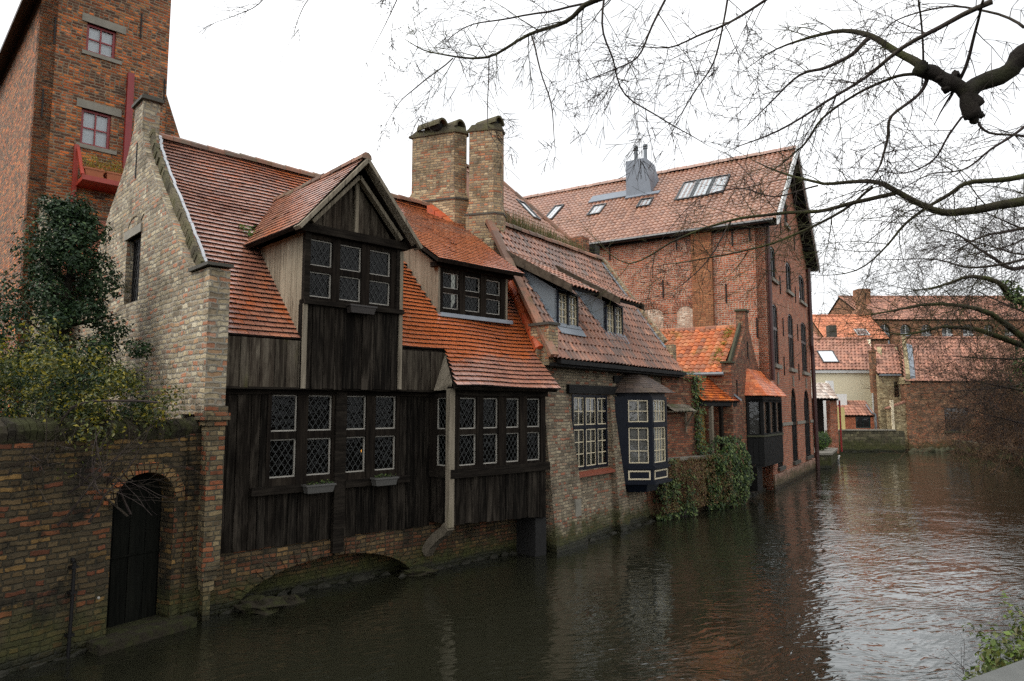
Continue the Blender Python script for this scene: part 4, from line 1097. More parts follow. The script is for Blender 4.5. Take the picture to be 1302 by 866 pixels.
def outbuilding():
    p = FA.w(.1, 8.9); F = Frame(p.x, p.y, 46)
    H = F.root('gabled_outbuilding', 'small tiled outbuilding with a stone gable half hidden by the evergreen tree', 'house')
    Pg = lambda u, z, w: (-1. + w, 3 - u, z)
    M = MB(); M.wall(Pg, [(0, 0), (4.2, 0), (4.2, 6.2), (3.2, 7.6), (2.7, 8.3), (2.7, 8.9), (2.1, 8.9), (2.1, 8.3), (1.4, 7.6), (0, 6.2)], [], .3); 
    M.build('gable_wall', MT['gable_brick'], H)
    M = MB(); M.pbox(Pg, 2.02, 2.78, 8.9, 8.98, -.05, .35); M.build('cap_slab', MT['stone_dark'], H)
    M = MB(); P = slope((-.7, -1.25, 6.0), (1, 0, 0), (0, 1, 1.25)); plain_tiles(M, P, 3.0, lambda v: (0, 1.9), None, .11, .17); r = M.build('roof', MT['old_tile'], H)
    M = MB(); slab(M, P, [(0, 0), (1.9, 0), (1.9, 3.), (0, 3.)]); M.hexa([(-.7, .55, 8.2), (1.2, .55, 8.2), (1.2, 3., 6.), (-.7, 3., 6.)], [(-.7, .55, 8.3), (1.2, .55, 8.3), (1.2, 3., 6.1), (-.7, 3., 6.1)]); M.build('roof_boarding', MT['wood_dark'], r)
outbuilding()

# ================================================================== 5. brick cottage with the navy oriel
FB = Frame(.65, 14.74, 36.5)
def cottage():
    H = FB.root('brick_cottage', 'weathered brick canal cottage with navy oriel, navy window and dull red pantile roof', 'house')
    P = plane(0.)
    M = MB()
    M.wall(P, [(-.02, -.5), (6.7, -.5), (6.7, 3.95), (-.02, 3.95)], [rect(1.2, 2.86, 1.56, 3.3), rect(3.42, 4.95, 1.0, 3.3)], .35)
    Pr = seg((6.7, 0.), (6.7, 4.6)); M.wall(Pr, [(0.36, -.5), (4.6, -.5), (4.6, 4.), (2.3, 7.3), (.36, 4.4)], [], .3)
    Pb = seg((6.7, 4.95), (0, 4.95)); M.wall(Pb, rect(0, 6.7, 0, 4.), [], .3)
    # battered buttresses either side of the window
    for (x0, x1, x1b, pr) in ((-.02, 1.0, 1.3, .42), (2.95, 3.12, 3.55, .34)):
        M.hexa([(x0 - .0, -pr, -.5), (x1b, -pr, -.5), (x1b, -.002, -.5), (x0, -.002, -.5)], [(x0, -.04, 3.3), (x1, -.04, 3.3), (x1, -.002, 3.3), (x0, -.002, 3.3)])
    M.hexa([(1.3, -.2, -.5), (2.95, -.2, -.5), (2.95, -.002, -.5), (1.3, -.002, -.5)], [(1.3, -.03, 1.46), (2.95, -.03, 1.46), (2.95, -.002, 1.46), (1.3, -.002, 1.46)])
    M.hexa([(3.55, -.2, -.5), (6.7, -.2, -.5), (6.7, -.002, -.5), (3.55, -.002, -.5)], [(3.55, -.03, 1.0), (6.7, -.03, 1.0), (6.7, -.002, 1.0), (3.55, -.002, 1.0)])
    M.build('wall', MT['cottage_brick'], H)
    M = MB()
    for k in range(30): M.blob((k * .24 + rnd(-.08, .08), -.3 + .02 * (k % 3), -.04 + rnd(-.05, .04)), rnd(.08, .15), 5, 4, 0, .9, (1.4, .7, .7), k)
    M.build('footing', MT['stone_moss_dark'], H)['kind'] = 'stuff'
    M = MB(); M.box(.98, 3.3, -.08, .0, 3.32, 3.52); M.box(3.2, 5.2, -.05, 0, 3.62, 3.8); each(M, 'beam', MT['black_wood'], H)
    M = MB(); M.hexa([(1.08, -.17, 1.42), (3.02, -.17, 1.42), (3.02, .1, 1.48), (1.08, .1, 1.48)], [(1.08, -.17, 1.48), (3.02, -.17, 1.48), (3.02, .1, 1.55), (1.08, .1, 1.55)]); M.build('sill', MT['red_sill'], H)
    M = MB(); M.box(.82, 1.06, -.32, -.2, .62, .98); M.build('plaque', MT['stone_grey'], H)
    # six light navy window
    W = MB(); bars(W, P, 1.2, 2.86, 1.56, 3.3, .07, -.02, .05, 0)
    for x in (1.2 + .55, 1.2 + 1.11): W.pbox(P, x - .035, x + .035, 1.6, 3.26, -.03, .04)
    W.pbox(P, 1.25, 2.82, 2.5, 2.58, -.025, .045)
    w = W.build('window', MT['navy'], H); w['label'] = 'navy six light window with cream glazing bars'
    for c in range(3):
        x0 = 1.27 + c * .555; x1 = x0 + .46
        for (z0, z1, r) in ((1.63, 2.49, 3), (2.59, 3.23, 2)):
            M = MB(); bars(M, P, x0, x1, z0, z1, .022, -.01, .014, 0, 2, r, .02); M.build('casement', MT['cream_paint'], w)
    M = MB(); wob_pane(M, P, 1.24, 2.82, 1.6, 3.26, .006); M.build('pane', MT['clear_glass'], w)
    M = MB(); n = 60
    for k in range(n):
        x0 = 1.2 + 1.66 * k / n; x1 = 1.2 + 1.66 * (k + 1) / n
        M.face([P(x0, 1.56, .075 + .012 * math.sin(k * 1.9)), P(x1, 1.56, .16 + .012 * math.sin(k * 1.9 + 1.9)), P(x1, 3.3, .16 + .012 * math.sin(k * 1.9 + 1.9)), P(x0, 3.3, .075 + .012 * math.sin(k * 1.9))])
    M.build('curtain', MT['curtain'], w)
    # navy oriel: blank left cheek, chamfer, front, right chamfer
    Q = [(3.3, .0), (3.42, -.2), (3.84, -.76), (4.75, -.76), (5.12, -.2), (5.16, 0.)]
    zb, zt = 1.02, 3.28
    O = MB()
    for i in range(5):
        S = seg(Q[i], Q[i + 1]); L = S.L
        if i in (0, 4): S and O.pbox(S, 0, L, zb, zt, 0, .05); continue
        bars(O, S, 0, L, 1.5, zt, .09, 0, .07, 0)
        O.pbox(S, .05, L - .05, 2.5, 2.62, -.01, .06)
        O.pbox(S, 0, L, zb + .1, 1.5, .0, .05)
    O.prism([(3.34, 0), (3.42, -.24), (3.82, -.82), (4.78, -.82), (5.16, -.22), (5.2, 0)], 1.46, 1.52)
    O.prism([(3.34, 0), (3.42, -.26), (3.8, -.84), (4.8, -.84), (5.18, -.24), (5.2, 0)], zb + .06, zb + .13)
    i0 = [(3.4, 0), (3.46, -.2), (3.86, -.72), (4.73, -.72), (5.06, -.2), (5.1, 0)]
    O.prism([(3.7 + (p[0] - 4.2) * .7 + .5, p[1] * .7) for p in i0], zb - .16, zb + .06, 0, 1.25)
    O.prism(i0, zt, zt + .08)
    orl = O.build('oriel', MT['navy'], H); orl['label'] = 'navy painted oriel window with cream bordered panels'
    for i in (1, 2, 3):
        S = seg(Q[i], Q[i + 1]); L = S.L
        M = MB(); cols = 2 if i != 2 else 4
        bars(M, S, .1, L - .1, 1.6, 2.49, .025, .02, .05, 0, cols, 3, .02); bars(M, S, .1, L - .1, 2.63, 3.18, .025, .02, .05, 0, cols, 2, .02)
        M.build('casement', MT['cream_paint'], orl)
        M = MB(); bars(M, S, .07, L - .07, zb + .17, 1.42, .035, -.012, .02, 0); M.build('panel_border', MT['cream_paint'], orl)
        M = MB(); wob_pane(M, S, .06, L - .06, 1.55, 3.22, .045); M.build('pane', MT['clear_glass'], orl)
        M = MB(); wob_pane(M, S, .02, L - .02, 1.5, 3.25, .12); M.build('curtain', MT['curtain' if i != 1 else 'curtain_dim'], orl)
    # hipped shingle roof of the oriel
    R0 = [(3.12, 0), (3.3, -.3), (3.76, -.98), (4.84, -.98), (5.26, -.3), (5.36, 0.)]; top = [(3.75, 0), (3.8, -.06), (3.98, -.25), (4.5, -.25), (4.68, -.06), (4.7, 0)]
    M = MB(); N = 9
    for i in range(5):
        for k in range(N):
            g = lambda j, s_: Vector((R0[j][0] + (top[j][0] - R0[j][0]) * s_, R0[j][1] + (top[j][1] - R0[j][1]) * s_, 3.37 + .5 * s_))
            s0, s1 = k / N, (k + 1.15) / N; m_ = max(1, int((R0[i + 1][0] - R0[i][0]) * (1 - s0) / .12 + 1))
            for c in range(m_):
                A = g(i, s0).lerp(g(i + 1, s0), c / m_); B = g(i, s0).lerp(g(i + 1, s0), (c + .97) / m_); C_ = g(i, s1).lerp(g(i + 1, s1), (c + .97) / m_); D_ = g(i, s1).lerp(g(i + 1, s1), c / m_)
                up = Vector((0, 0, .014 + rnd(0, .006)))
                M.hexa([A, B, C_, D_], [A + up, B + up, C_ + up * .2, D_ + up * .2])
    M.build('oriel_roof', MT['slate_shingle'], orl)
    # main roof
    s = 1.36; z0 = 4.06
    V = Vector((0, 1, s)); k_ = math.hypot(1, s)
    Pr_ = slope((0, -.38, z0), (1, 0, 0), V, .06, 8.); L = 2.68 * k_
    rng = lambda v: (-.12 + .42 * v / k_, 6.86 - .03 * v)
    d0 = lambda u, v: (v / k_ - .38)
    skip = lambda u, v: (.98 < u < 1.9 and .2 < d0(u, v) < 1.1) or (3.3 < u < 4.24 and .2 < d0(u, v) < 1.1)
    M = MB(); pantiles(M, Pr_, L, rng, skip, .26, .175, .03)
    rf = M.build('roof', MT['pan_tile'], H)
    M = MB(); slab(M, Pr_, [(.12, 0), (6.86, 0), (6.8, .5 * k_), (.3, .5 * k_)], -.05, .08)
    slab(M, Pr_, [(.2, .5 * k_), (.97, .5 * k_), (1.2, L), (1.05, L)], -.05, .08); slab(M, Pr_, [(1.9, .5 * k_), (3.3, .5 * k_), (3.3, L), (1.9, L)], -.05, .08); slab(M, Pr_, [(4.24, .5 * k_), (6.8, .5 * k_), (6.8, L), (4.24, L)], -.05, .08)
    slab(M, Pr_, [(.97, 1.5 * k_), (1.9, 1.5 * k_), (1.9, L), (.97, L)], -.05, .08); slab(M, Pr_, [(3.3, 1.5 * k_), (4.24, 1.5 * k_), (4.24, L), (3.3, L)], -.05, .08)
    M.hexa([(1.4, 2.35, z0 + 2.68 * s - .2), (6.8, 2.35, z0 + 2.68 * s - .2), (6.8, 5.1, 3.9), (1.4, 5.1, 3.9)], [(1.4, 2.35, z0 + 2.68 * s - .06), (6.8, 2.35, z0 + 2.68 * s - .06), (6.8, 5.1, 4.), (1.4, 5.1, 4.)])
    M.build('roof_boarding', MT['wood_dark'], rf)
    zr = z0 + 2.68 * s
    M = MB(); ridge_caps(M, (1.2, 2.3, zr + .04), (6.75, 2.3, zr + .04), .11, .36); M.build('ridge_cap', MT['ridge_tile'], rf)
    M = MB(); M.box(.05, 6.9, -.46, -.36, 3.93, 4.02); M.box(0.0, 6.9, -.36, .0, 3.88, 3.95)
    M.build('eave_board', MT['black_wood'], rf)
    # right verge: brick coping with lead soakers and a stub of parapet
    M = MB()
    pts = [(6.86, 2.3, zr + .05), (6.87, 1.5, z0 + 1.88 * s + .04), (6.88, .8, z0 + 1.18 * s + .05), (6.9, .2, z0 + .58 * s + .1)]
    for a, b in zip(pts[:-1], pts[1:]): M.beam(a, b, .2, .16, (0, 0, 1))
    M.box(6.78, 7.02, -.1, .4, z0 + .1, z0 + .8); M.build('verge', MT['chimney_brick'], rf)
    M = MB(); e_ = [(-.1 + .42 * q, -.38 + q, z0 + q * s + .03) for q in (0, .6, 1.2, 1.8, 2.4, 2.66)]
    for a, b in zip(e_[:-1], e_[1:]): M.beam(a, b, .2, .09, (0, 0, 1))
    M.build('verge', MT['ridge_tile'], rf)
    M = MB()
    for k in range(11):
        for (x, e) in ((6.62, 0),):
            yy = .1 + k * .19; M.hexa([(x, yy, z0 + (yy + .38) * s + .045), (x + .16, yy, z0 + (yy + .38) * s + .05), (x + .16, yy + .17, z0 + (yy + .55) * s + .05), (x, yy + .17, z0 + (yy + .55) * s + .045)], [(x, yy, z0 + (yy + .38) * s + .06), (x + .16, yy, z0 + (yy + .38) * s + .07), (x + .16, yy + .17, z0 + (yy + .55) * s + .065), (x, yy + .17, z0 + (yy + .55) * s + .06)])
    M.build('lead_soaker', MT['leadsheet'], rf)
    for x in (.86, 3.18):
        M = MB()
        for k in range(9):
            yy = .15 + k * .16; M.hexa([(x, yy, z0 + (yy + .38) * s + .05), (x + .12, yy, z0 + (yy + .38) * s + .05), (x + .12, yy + .14, z0 + (yy + .52) * s + .05), (x, yy + .14, z0 + (yy + .52) * s + .05)], [(x, yy, z0 + (yy + .38) * s + .07), (x + .12, yy, z0 + (yy + .38) * s + .07), (x + .12, yy + .14, z0 + (yy + .52) * s + .065), (x, yy + .14, z0 + (yy + .52) * s + .065)])
        M.build('lead_soaker', MT['leadsheet'], rf)
    # two shed dormers
    for (a, b, lab) in ((.98, 1.9, 'shed dormer nearer the chimneys'), (3.3, 4.24, 'shed dormer nearer the red brick gable')):
        zb_, zt_ = 4.86, 5.72; y = .25
        D = MB(); rzz = lambda d: z0 + s * (d + .38)
        for x in (a, b - .04):
            D.hexa([(x, y, zb_ - .1), (x + .04, y, zb_ - .1), (x + .04, y + .02, zb_ - .1), (x, y + .02, zb_ - .1)], [(x, y, zt_), (x + .04, y, zt_), (x + .04, 1.45, 6.48), (x, 1.45, 6.48)])
        dm = D.build('shed_dormer', MT['zinc'], H); dm['label'] = lab
        M = MB(); bars(M, plane(y), a, b, zb_, zt_, .05, -.04, .05); M.box((a + b) / 2 - .04, (a + b) / 2 + .04, y - .045, y + .05, zb_, zt_); M.box(a - .06, b + .06, y - .1, y, zb_ - .07, zb_)
        M.build('window_frame', MT['navy'], dm)
        M = MB()
        for x0, x1 in ((a + .06, (a + b) / 2 - .05), ((a + b) / 2 + .05, b - .06)): bars(M, plane(y), x0, x1, zb_ + .06, zt_ - .06, .03, -.01, .03, 0, 2, 4, .022)
        M.build('casement', MT['cream_paint'], dm)
        M = MB(); wob_pane(M, plane(y), a + .05, b - .05, zb_ + .05, zt_ - .05, .02); M.build('pane', MT['clear_glass'], dm)
        M = MB(); wob_pane(M, plane(y), a + .05, b - .05, zb_, zt_, .045); M.build('curtain', MT['curtain'], dm)
        Vd = Vector((0, 1, (rzz(1.62) - 5.74) / 1.87)); Pd = slope((a - .22, -.25, 5.76), (1, 0, 0), Vd); Ld = Vd.length * 1.87
        M = MB(); pantiles(M, Pd, Ld, lambda v: (0, b - a + .44), None, .26, .175, .026); M.build('dormer_roof', MT['pan_tile'], dm)
        M = MB(); slab(M, Pd, [(.0, -.02), (b - a + .44, -.02), (b - a + .44, Ld), (0, Ld)], -.04, .06)
        M.build('roof_boarding', MT['black_wood'], dm)
        M = MB()
        for x in (a - .24, b + .2):
            M.hexa([(x, -.3, 5.58), (x + .04, -.3, 5.58), (x + .04, 1.45, rzz(1.45) - .05), (x, 1.45, rzz(1.45) - .05)], [(x, -.3, 5.76), (x + .04, -.3, 5.76), (x + .04, 1.62, rzz(1.62) + .06), (x, 1.62, rzz(1.62) + .06)])
        each(M, 'barge_board', MT['wood_brown'], dm)
        M = MB(); M.hexa([(a - .1, y - .2, rzz(y - .2) + .045), (b + .1, y - .2, rzz(y - .2) + .045), (b + .1, y - .02, rzz(y - .02) + .05), (a - .1, y - .02, rzz(y - .02) + .05)], [(a - .1, y - .2, rzz(y - .2) + .06), (b + .1, y - .2, rzz(y - .2) + .06), (b + .1, y - .02, rzz(y - .02) + .07), (a - .1, y - .02, rzz(y - .02) + .07)])
        M.build('lead_apron', MT['leadsheet'], dm)
    M = MB(); M.box(6.2, 6.6, 2.6, 3.1, 4., 8.42); c = M.build('chimney', MT['cottage_red_brick'], H); c['label'] = 'plain stub chimney of red brick'
    M = MB(); M.box(6.75, 7.15, 2.45, 2.85, 4., 7.75); c = M.build('chimney', MT['cream_paint'], H); c['label'] = 'low cream chimney with a dark cowl'
    M = MB(); M.box(6.68, 7.22, 2.38, 2.92, 7.75, 7.8); M.box(6.8, 7.1, 2.5, 2.8, 7.8, 8.24)
    M.build('cowl', MT['iron'], c)
    M = MB(); M.box(.1, 6.6, 1.0, 1.05, .5, 3.9); M.box(.1, 6.6, .36, 1.0, 3.5, 3.55); M.build('interior', MT['interior'], H)
cottage()
def ridge_weeds():
    p = FB.w(3.4, 2.6, 7.45)
    o = thing('ridge_weeds', 'dry grass and weeds growing along the cottage roof ridge', 'weeds', p, math.radians(90 - 36.5))
    L = MB()
    for k in range(1500):
        x = rnd(-1.7, 2.6); h = rnd(.25, .7) * (1.15 - .25 * abs(x + .5) / 2)
        if random.random() < .04: h *= 1.5
        b = Vector((x, rnd(-.2, .3), .22)); t = b + Vector((rnd(-.15, .15), rnd(-.1, .1), h)); w = Vector((rnd(-1, 1), rnd(-1, 1), 0)).normalized() * .014
        i = len(L.v); L.v += [tuple(b - w), tuple(b + w), tuple(t)]; L.f.append((i, i + 1, i + 2)); L.m.append(0)
    for k in range(22): leaf_blob(L, (rnd(-1.6, 2.5), rnd(-.15, .25), rnd(.35, .6)), rnd(.12, .24), 60, .05, 0, .4)
    L.build('blades', MT['leaf_weed'], o); 
    M = MB(); M.box(-2.2, 2.9, -.2, .3, -.3, .27); M.build('soil', MT['soil'], o)
ridge_weeds()

# ================================================================== 6. ivy wall, brick pavilion and porch
FK = Frame(4.3, 19.2, 48)
def low_wall():
    H = FK.root('low_canal_wall', 'low brick canal wall between the cottage and the small gabled house, buried in ivy', 'wall')
    M = MB(); M.wall(plane(0), [(-.9, -.5), (4.1, -.5), (4.1, 1.5), (-.9, 1.5)], [], .3); M.build('brickwork', MT['cottage_red_brick'], H)
    M = MB(); M.box(-.95, 3.7, -.06, .36, 1.5, 1.57); M.build('coping', MT['stone_grey'], H)
low_wall()
def ivy(name, label, n, f, mat, size, cat='ivy', stems=True):
    o = thing(name, label, cat, (FK.x, FK.y, 0), math.radians(90 - 48))
    if stems:
        M = MB()
        for k in range(46):
            x = f(None)[0]; twig(M, Vector((x, -.03, rnd(.1, 1.1))), Vector((rnd(-.5, .5), -.12, rnd(-.6, 1))), rnd(.4, .9), .007, 1, -.05, .5, 4)
        M.build('stem', MT['bark_brown'], o)
    L = MB()
    for k in range(n):
        p, nn = f(k)[1]
        leaf(L, p, nn, size, .75, 0)
    L.build('leaves', mat, o); return o
def f_green(k):
    while True:
        x = rnd(1.7, 4.0); 
        if random.random() < .35 + .65 * min(1, max(0, (x - 1.3) / 1.2)): break
    top = 1.55 + .55 * max(0, min(1, (x - 1.6) / 1.2)) + .2 * noise.noise(Vector((x * 2, 0, 0)))
    z = max(.0, abs(rnd(0, 1)) * top)
    bul = .1 + (.3 * math.sin(min(1, max(0, z / top)) * PI * .85 + .3)) * (.4 + .6 * min(1, max(0, (x - 1.2) / 1.6))) + .22 * noise.noise(Vector((x * 2.4, z * 2.4, 1)))
    y = -bul * rnd(.6, 1.1)
    if z > top * .9: y += rnd(0, .6)
    return (x, (Vector((x, y, z)), Vector((rnd(-.6, .6), -1, rnd(-.2, .9)))))
def f_brown(k):
    x = rnd(-.6, 2.7); top = 1.58 + .1 * noise.noise(Vector((x * 2, 3, 0))); z = rnd(.12, 1) * top
    bul = .16 + .3 * (.5 + noise.noise(Vector((x * 2.2, z * 2.2, 7)))) 
    return (x, (Vector((x, -bul * rnd(.4, 1.1), z)), Vector((rnd(-.6, .6), -1, rnd(-.4, .7)))))
def f_left(k):
    x = rnd(-.75, .75); top = 1.6 - .7 * max(0, (x - .1)); z = rnd(0, 1) * top
    bul = .12 + .3 * (.5 + noise.noise(Vector((x * 2.6, z * 2.6, 11))))
    if noise.noise(Vector((x * 1.8, z * 1.8, 2))) < -.12: z = rnd(0, .7) * top
    return (x, (Vector((x, -bul * rnd(.6, 1.15), z)), Vector((rnd(-.6, .6), -1, rnd(-.2, .9)))))
ivy('green_ivy', 'thick green ivy bulging over the right end of the low canal wall', 4200, f_green, MT['leaf_ivy'], .1)
ivy('withered_creeper', 'withered brown creeper hanging on the middle of the low canal wall', 4600, f_brown, MT['leaf_brown'], .06, 'creeper')
ivy('sparse_ivy', 'sparse green ivy on the low canal wall beside the navy oriel', 1100, f_left, MT['leaf_ivy'], .095)
def pavilion():
    H = FK.root('garden_pavilion', 'small red brick garden building with a mossy tiled window hood', 'house')
    M = MB(); M.wall(plane(.32), rect(.3, 2.1, 1.3, 3.86), [], .3); Pr = seg((2.1, .32), (2.1, 2.6)); M.wall(Pr, rect(.3, 2.2, 1.3, 3.86), [], .3)
    M.box(.25, 2.15, .27, .66, 3.86, 3.93); M.build('wall', MT['cottage_red_brick'], H)
    M = MB(); P = slope((.35, -.06, 2.88), (1, 0, 0), (0, .36, .22)); pantiles(M, P, .44, lambda v: (0, 1.12), None, .2, .16, .022); M.build('window_hood', MT['hood_tile'], H)
    M = MB(); M.box(.35, 1.46, .0, .3, 2.86, 2.9); M.beam((1.4, .28, 2.45), (1.4, .0, 2.85), .05, .06, (1, 0, 0)); M.box(1.37, 1.43, .27, .31, 2.3, 2.9); M.build('bracket', MT['wood_pale'], H)
pavilion()
def f_up(k):
    if random.random() < .3:
        x = rnd(.9, 2.1); z = 3.9 + rnd(-.12, .18); y = rnd(.2, .5)
        return (x, (Vector((x, y, z)), Vector((rnd(-.5, .5), -.6, 1))))
    z = rnd(1.7, 3.95); x = 2.08 + rnd(-.3, .14) * (1.2 if z > 3 else .8); y = .3 - abs(random.gauss(0, .1))
    return (x, (Vector((x, y, z)), Vector((rnd(-.6, .6), -1, rnd(0, .8)))))
o = ivy('climbing_ivy', 'ivy climbing the corner and roof edge of the red brick garden building', 800, f_up, MT['leaf_ivy2'], .085, 'ivy', False)
M = MB(); M.tube(smooth_path([(2.02, .28, 1.6), (2.06, .27, 2.4), (2.0, .28, 3.2), (2.05, .26, 3.9)]), .015, 5); M.build('stem', MT['bark_brown'], o)
def porch():
    H = FK.root('garden_porch', 'open porch with a lean-to orange tile roof and dark posts', 'porch')
    V = Vector((0, .85, .82)); P = slope((2.0, .1, 3.2), (1, 0, 0), V); L = V.length
    M = MB(); plain_tiles(M, P, L, lambda v: (0, 2.18 - .42 * v), None, .11, .17); r = M.build('roof', MT['orange_tile'], H)
    M = MB(); slab(M, P, [(0, 0), (2.18, 0), (1.68, L), (0, L)], -.01, .06); M.build('roof_boarding', MT['black_wood'], r)
    M = MB(); a = P(2.2, -.02, .05); b = P(1.7, L, .07); M.beam(a, b, .12, .05); M.build('lead_flashing', MT['leadsheet'], r)
    M = MB(); M.box(2.0, 4.1, .16, .26, 3.04, 3.16); M.build('beam', MT['black_wood'], H)
    for x in (2.6, 3.16): M = MB(); M.box(x, x + .1, .16, .26, 1.5, 3.05); M.build('post', MT['wood_pale' if x < 3 else 'wood_dark'], H)
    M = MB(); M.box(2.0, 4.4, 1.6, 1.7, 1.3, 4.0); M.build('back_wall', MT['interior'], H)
    M = MB(); M.box(3.3, 3.62, 1.0, 1.05, 1.5, 2.95); M.build('door', MT['yellow_panel'], H)
porch()

# ================================================================== 7. small gabled house with the black oriel
FD = Frame(7.02, 21.84, 31.7)
def gabled():
    H = FD.root('small_gabled_house', 'narrow dark brick house with a pointed gable, orange pantile roof and black oriel', 'house')
    M = MB()
    M.wall(plane(0.), [(0, -.5), (4.12, -.5), (4.12, 4.3), (2.65, 5.75), (2.6, 6.35), (2.1, 6.35), (2.05, 5.75), (.35, 4.25), (.35, 4.42), (-.03, 4.42), (-.03, 4.1), (0, 4.0)], [], .3)
    Pl = seg((0, 4.8), (0, 0)); M.wall(Pl, rect(0, 4.5, 0, 4.1), [], .3)
    M.build('wall', MT['cottage_red_brick'], H)
    M = MB(); M.box(2.06, 2.64, -.04, .34, 6.35, 6.42); M.box(-.08, .4, -.04, .34, 4.42, 4.48)
    for a, b in (((.36, 4.3), (2.05, 5.8)), ((2.65, 5.8), (4.12, 4.35))): M.beam((a[0], .15, a[1]), (b[0], .15, b[1]), .36, .07, (0, 1, 0))
    M.build('coping', MT['stone_moss'], H)
    V = Vector((2.3, 0, 1.62)); P = slope((-.12, 4.85, 4.12), (0, -1, 0), V); L = 2.45 * V.length / 2.3
    M = MB(); pantiles(M, P, L, lambda v: (0, 4.58), None, .25, .19, .028); r = M.build('roof', MT['pan_tile_orange'], H)
    M = MB(); slab(M, P, [(0, 0), (4.55, 0), (4.55, L), (0, L)], -.05, .06); M.hexa([(2.3, .3, 5.7), (4.1, .3, 4.2), (4.1, 4.85, 4.2), (2.3, 4.85, 5.7)], [(2.3, .3, 5.8), (4.1, .3, 4.3), (4.1, 4.85, 4.3), (2.3, 4.85, 5.8)]); M.build('roof_boarding', MT['wood_dark'], r)
    M = MB(); ridge_caps(M, (2.35, .3, 5.86), (2.35, 4.85, 5.86), .1, .35); M.build('ridge_cap', MT['pan_tile_orange'], r)
    M = MB(); M.tube([(-.2, 4.8, 4.07), (-.2, .2, 4.07)], .06, 8); M.build('gutter', MT['zinc'], H)
    L_ = MB(); 
    for k in range(26): t = random.random(); leaf_blob(L_, (.15 + 1.9 * t, .42 + rnd(0, .35) * (1 - t * .5), 4.32 + 1.5 * t), rnd(.05, .15), 34, .04, 0, .6)
    L_.build('roof_moss', MT['leaf_moss'], r)
    M = MB(); M.box(2.3, 2.34, -.03, -.002, 4.7, 5.3); M.box(.6, .64, -.03, -.002, 3.3, 3.9); each(M, 'wall_anchor', MT['iron'], H)
    # oriel: frontal cheek, then a front of three lights facing the canal
    Q = [(1.85, .0), (2.15, -.5), (4.72, -.26), (4.78, .0)]
    Q = [(1.80, -.02), (2.10, -.48), (4.70, -.62), (4.80, -.4)]
    zb, zt = 1.05, 3.38
    O = MB()
    for i in range(3):
        S = seg(Q[i], Q[i + 1]); L = S.L
        O.pbox(S, 0, L, zb, 2.02, .0, .05); O.pbox(S, -.01, L + .01, zt - .2, zt, -.02, .08)
        bars(O, S, 0, L, 2.02, zt - .1, .09, -.02, .08)
        if i == 1:
            for k in (1, 2): x = L * k / 3; O.pbox(S, x - .06, x + .06, 2.05, zt - .2, -.02, .08)
        n = int(L / .16)
        for k in range(n): O.pbox(S, L * k / n + .008, L * (k + 1) / n - .008, zb + .02, 1.98, -.015, .0)
    O.prism([(1.8, 0)] + Q[1:3] + [(4.8, -.4), (4.8, 0)], zb - .05, zb)
    orl = O.build('oriel', MT['black_wood'], H); orl['label'] = 'black timber oriel over the water'
    M = MB(); M.box(1.8, 2.6, -.3, 0, .2, 1.0); M.build('bracket', MT['black_wood'], orl)
    for i in (0, 1):
        S = seg(Q[i], Q[i + 1]); L = S.L
        M = MB(); wob_pane(M, S, .05, L - .05, 2.05, zt - .15, .045); M.build('pane', MT['clear_glass'], orl)
        M = MB(); wob_pane(M, S, .03, L - .03, 2.05, zt - .15, .12); M.build('curtain', MT['curtain_dim' if i else 'curtain_dark'], orl)
        M = MB(); S_ = S; M.pbox(S, -.02, L + .02, 2.0, 2.06, -.05, .02); M.build('sill', MT['stone_moss'], orl)
    R0 = [(1.68, .02), (1.95, -.68), (4.86, -.82), (5.0, -.38)]; T0 = [(2.1, .0), (2.14, -.03), (4.4, -.05), (4.6, -.04)]
    M = MB(); N = 10
    for i in range(3):
        for k in range(N):
            g = lambda j, s_: Vector((R0[j][0] + (T0[j][0] - R0[j][0]) * s_, R0[j][1] + (T0[j][1] - R0[j][1]) * s_, 3.4 + .92 * s_))
            s0, s1 = k / N, (k + 1.12) / N; w_ = (g(i, s0) - g(i + 1, s0)).length; m_ = max(1, int(w_ / .15))
            for c in range(m_):
                A = g(i, s0).lerp(g(i + 1, s0), c / m_); B = g(i, s0).lerp(g(i + 1, s0), (c + .97) / m_); C_ = g(i, s1).lerp(g(i + 1, s1), (c + .97) / m_); D_ = g(i, s1).lerp(g(i + 1, s1), c / m_)
                up = Vector((0, 0, .016 + rnd(0, .006))); M.hexa([A, B, C_, D_], [A + up, B + up, C_ + up * .2, D_ + up * .2])
    M.build('oriel_roof', MT['orange_tile_bright'], orl)
    M = MB(); 
    for k in range(20): M.blob((k * .22, -.02, -.04 + rnd(-.05, .04)), rnd(.08, .15), 5, 4, 0, .9, (1.4, .7, .7), k)
    M.build('footing', MT['stone_moss_dark'], H)['kind'] = 'stuff'
gabled()

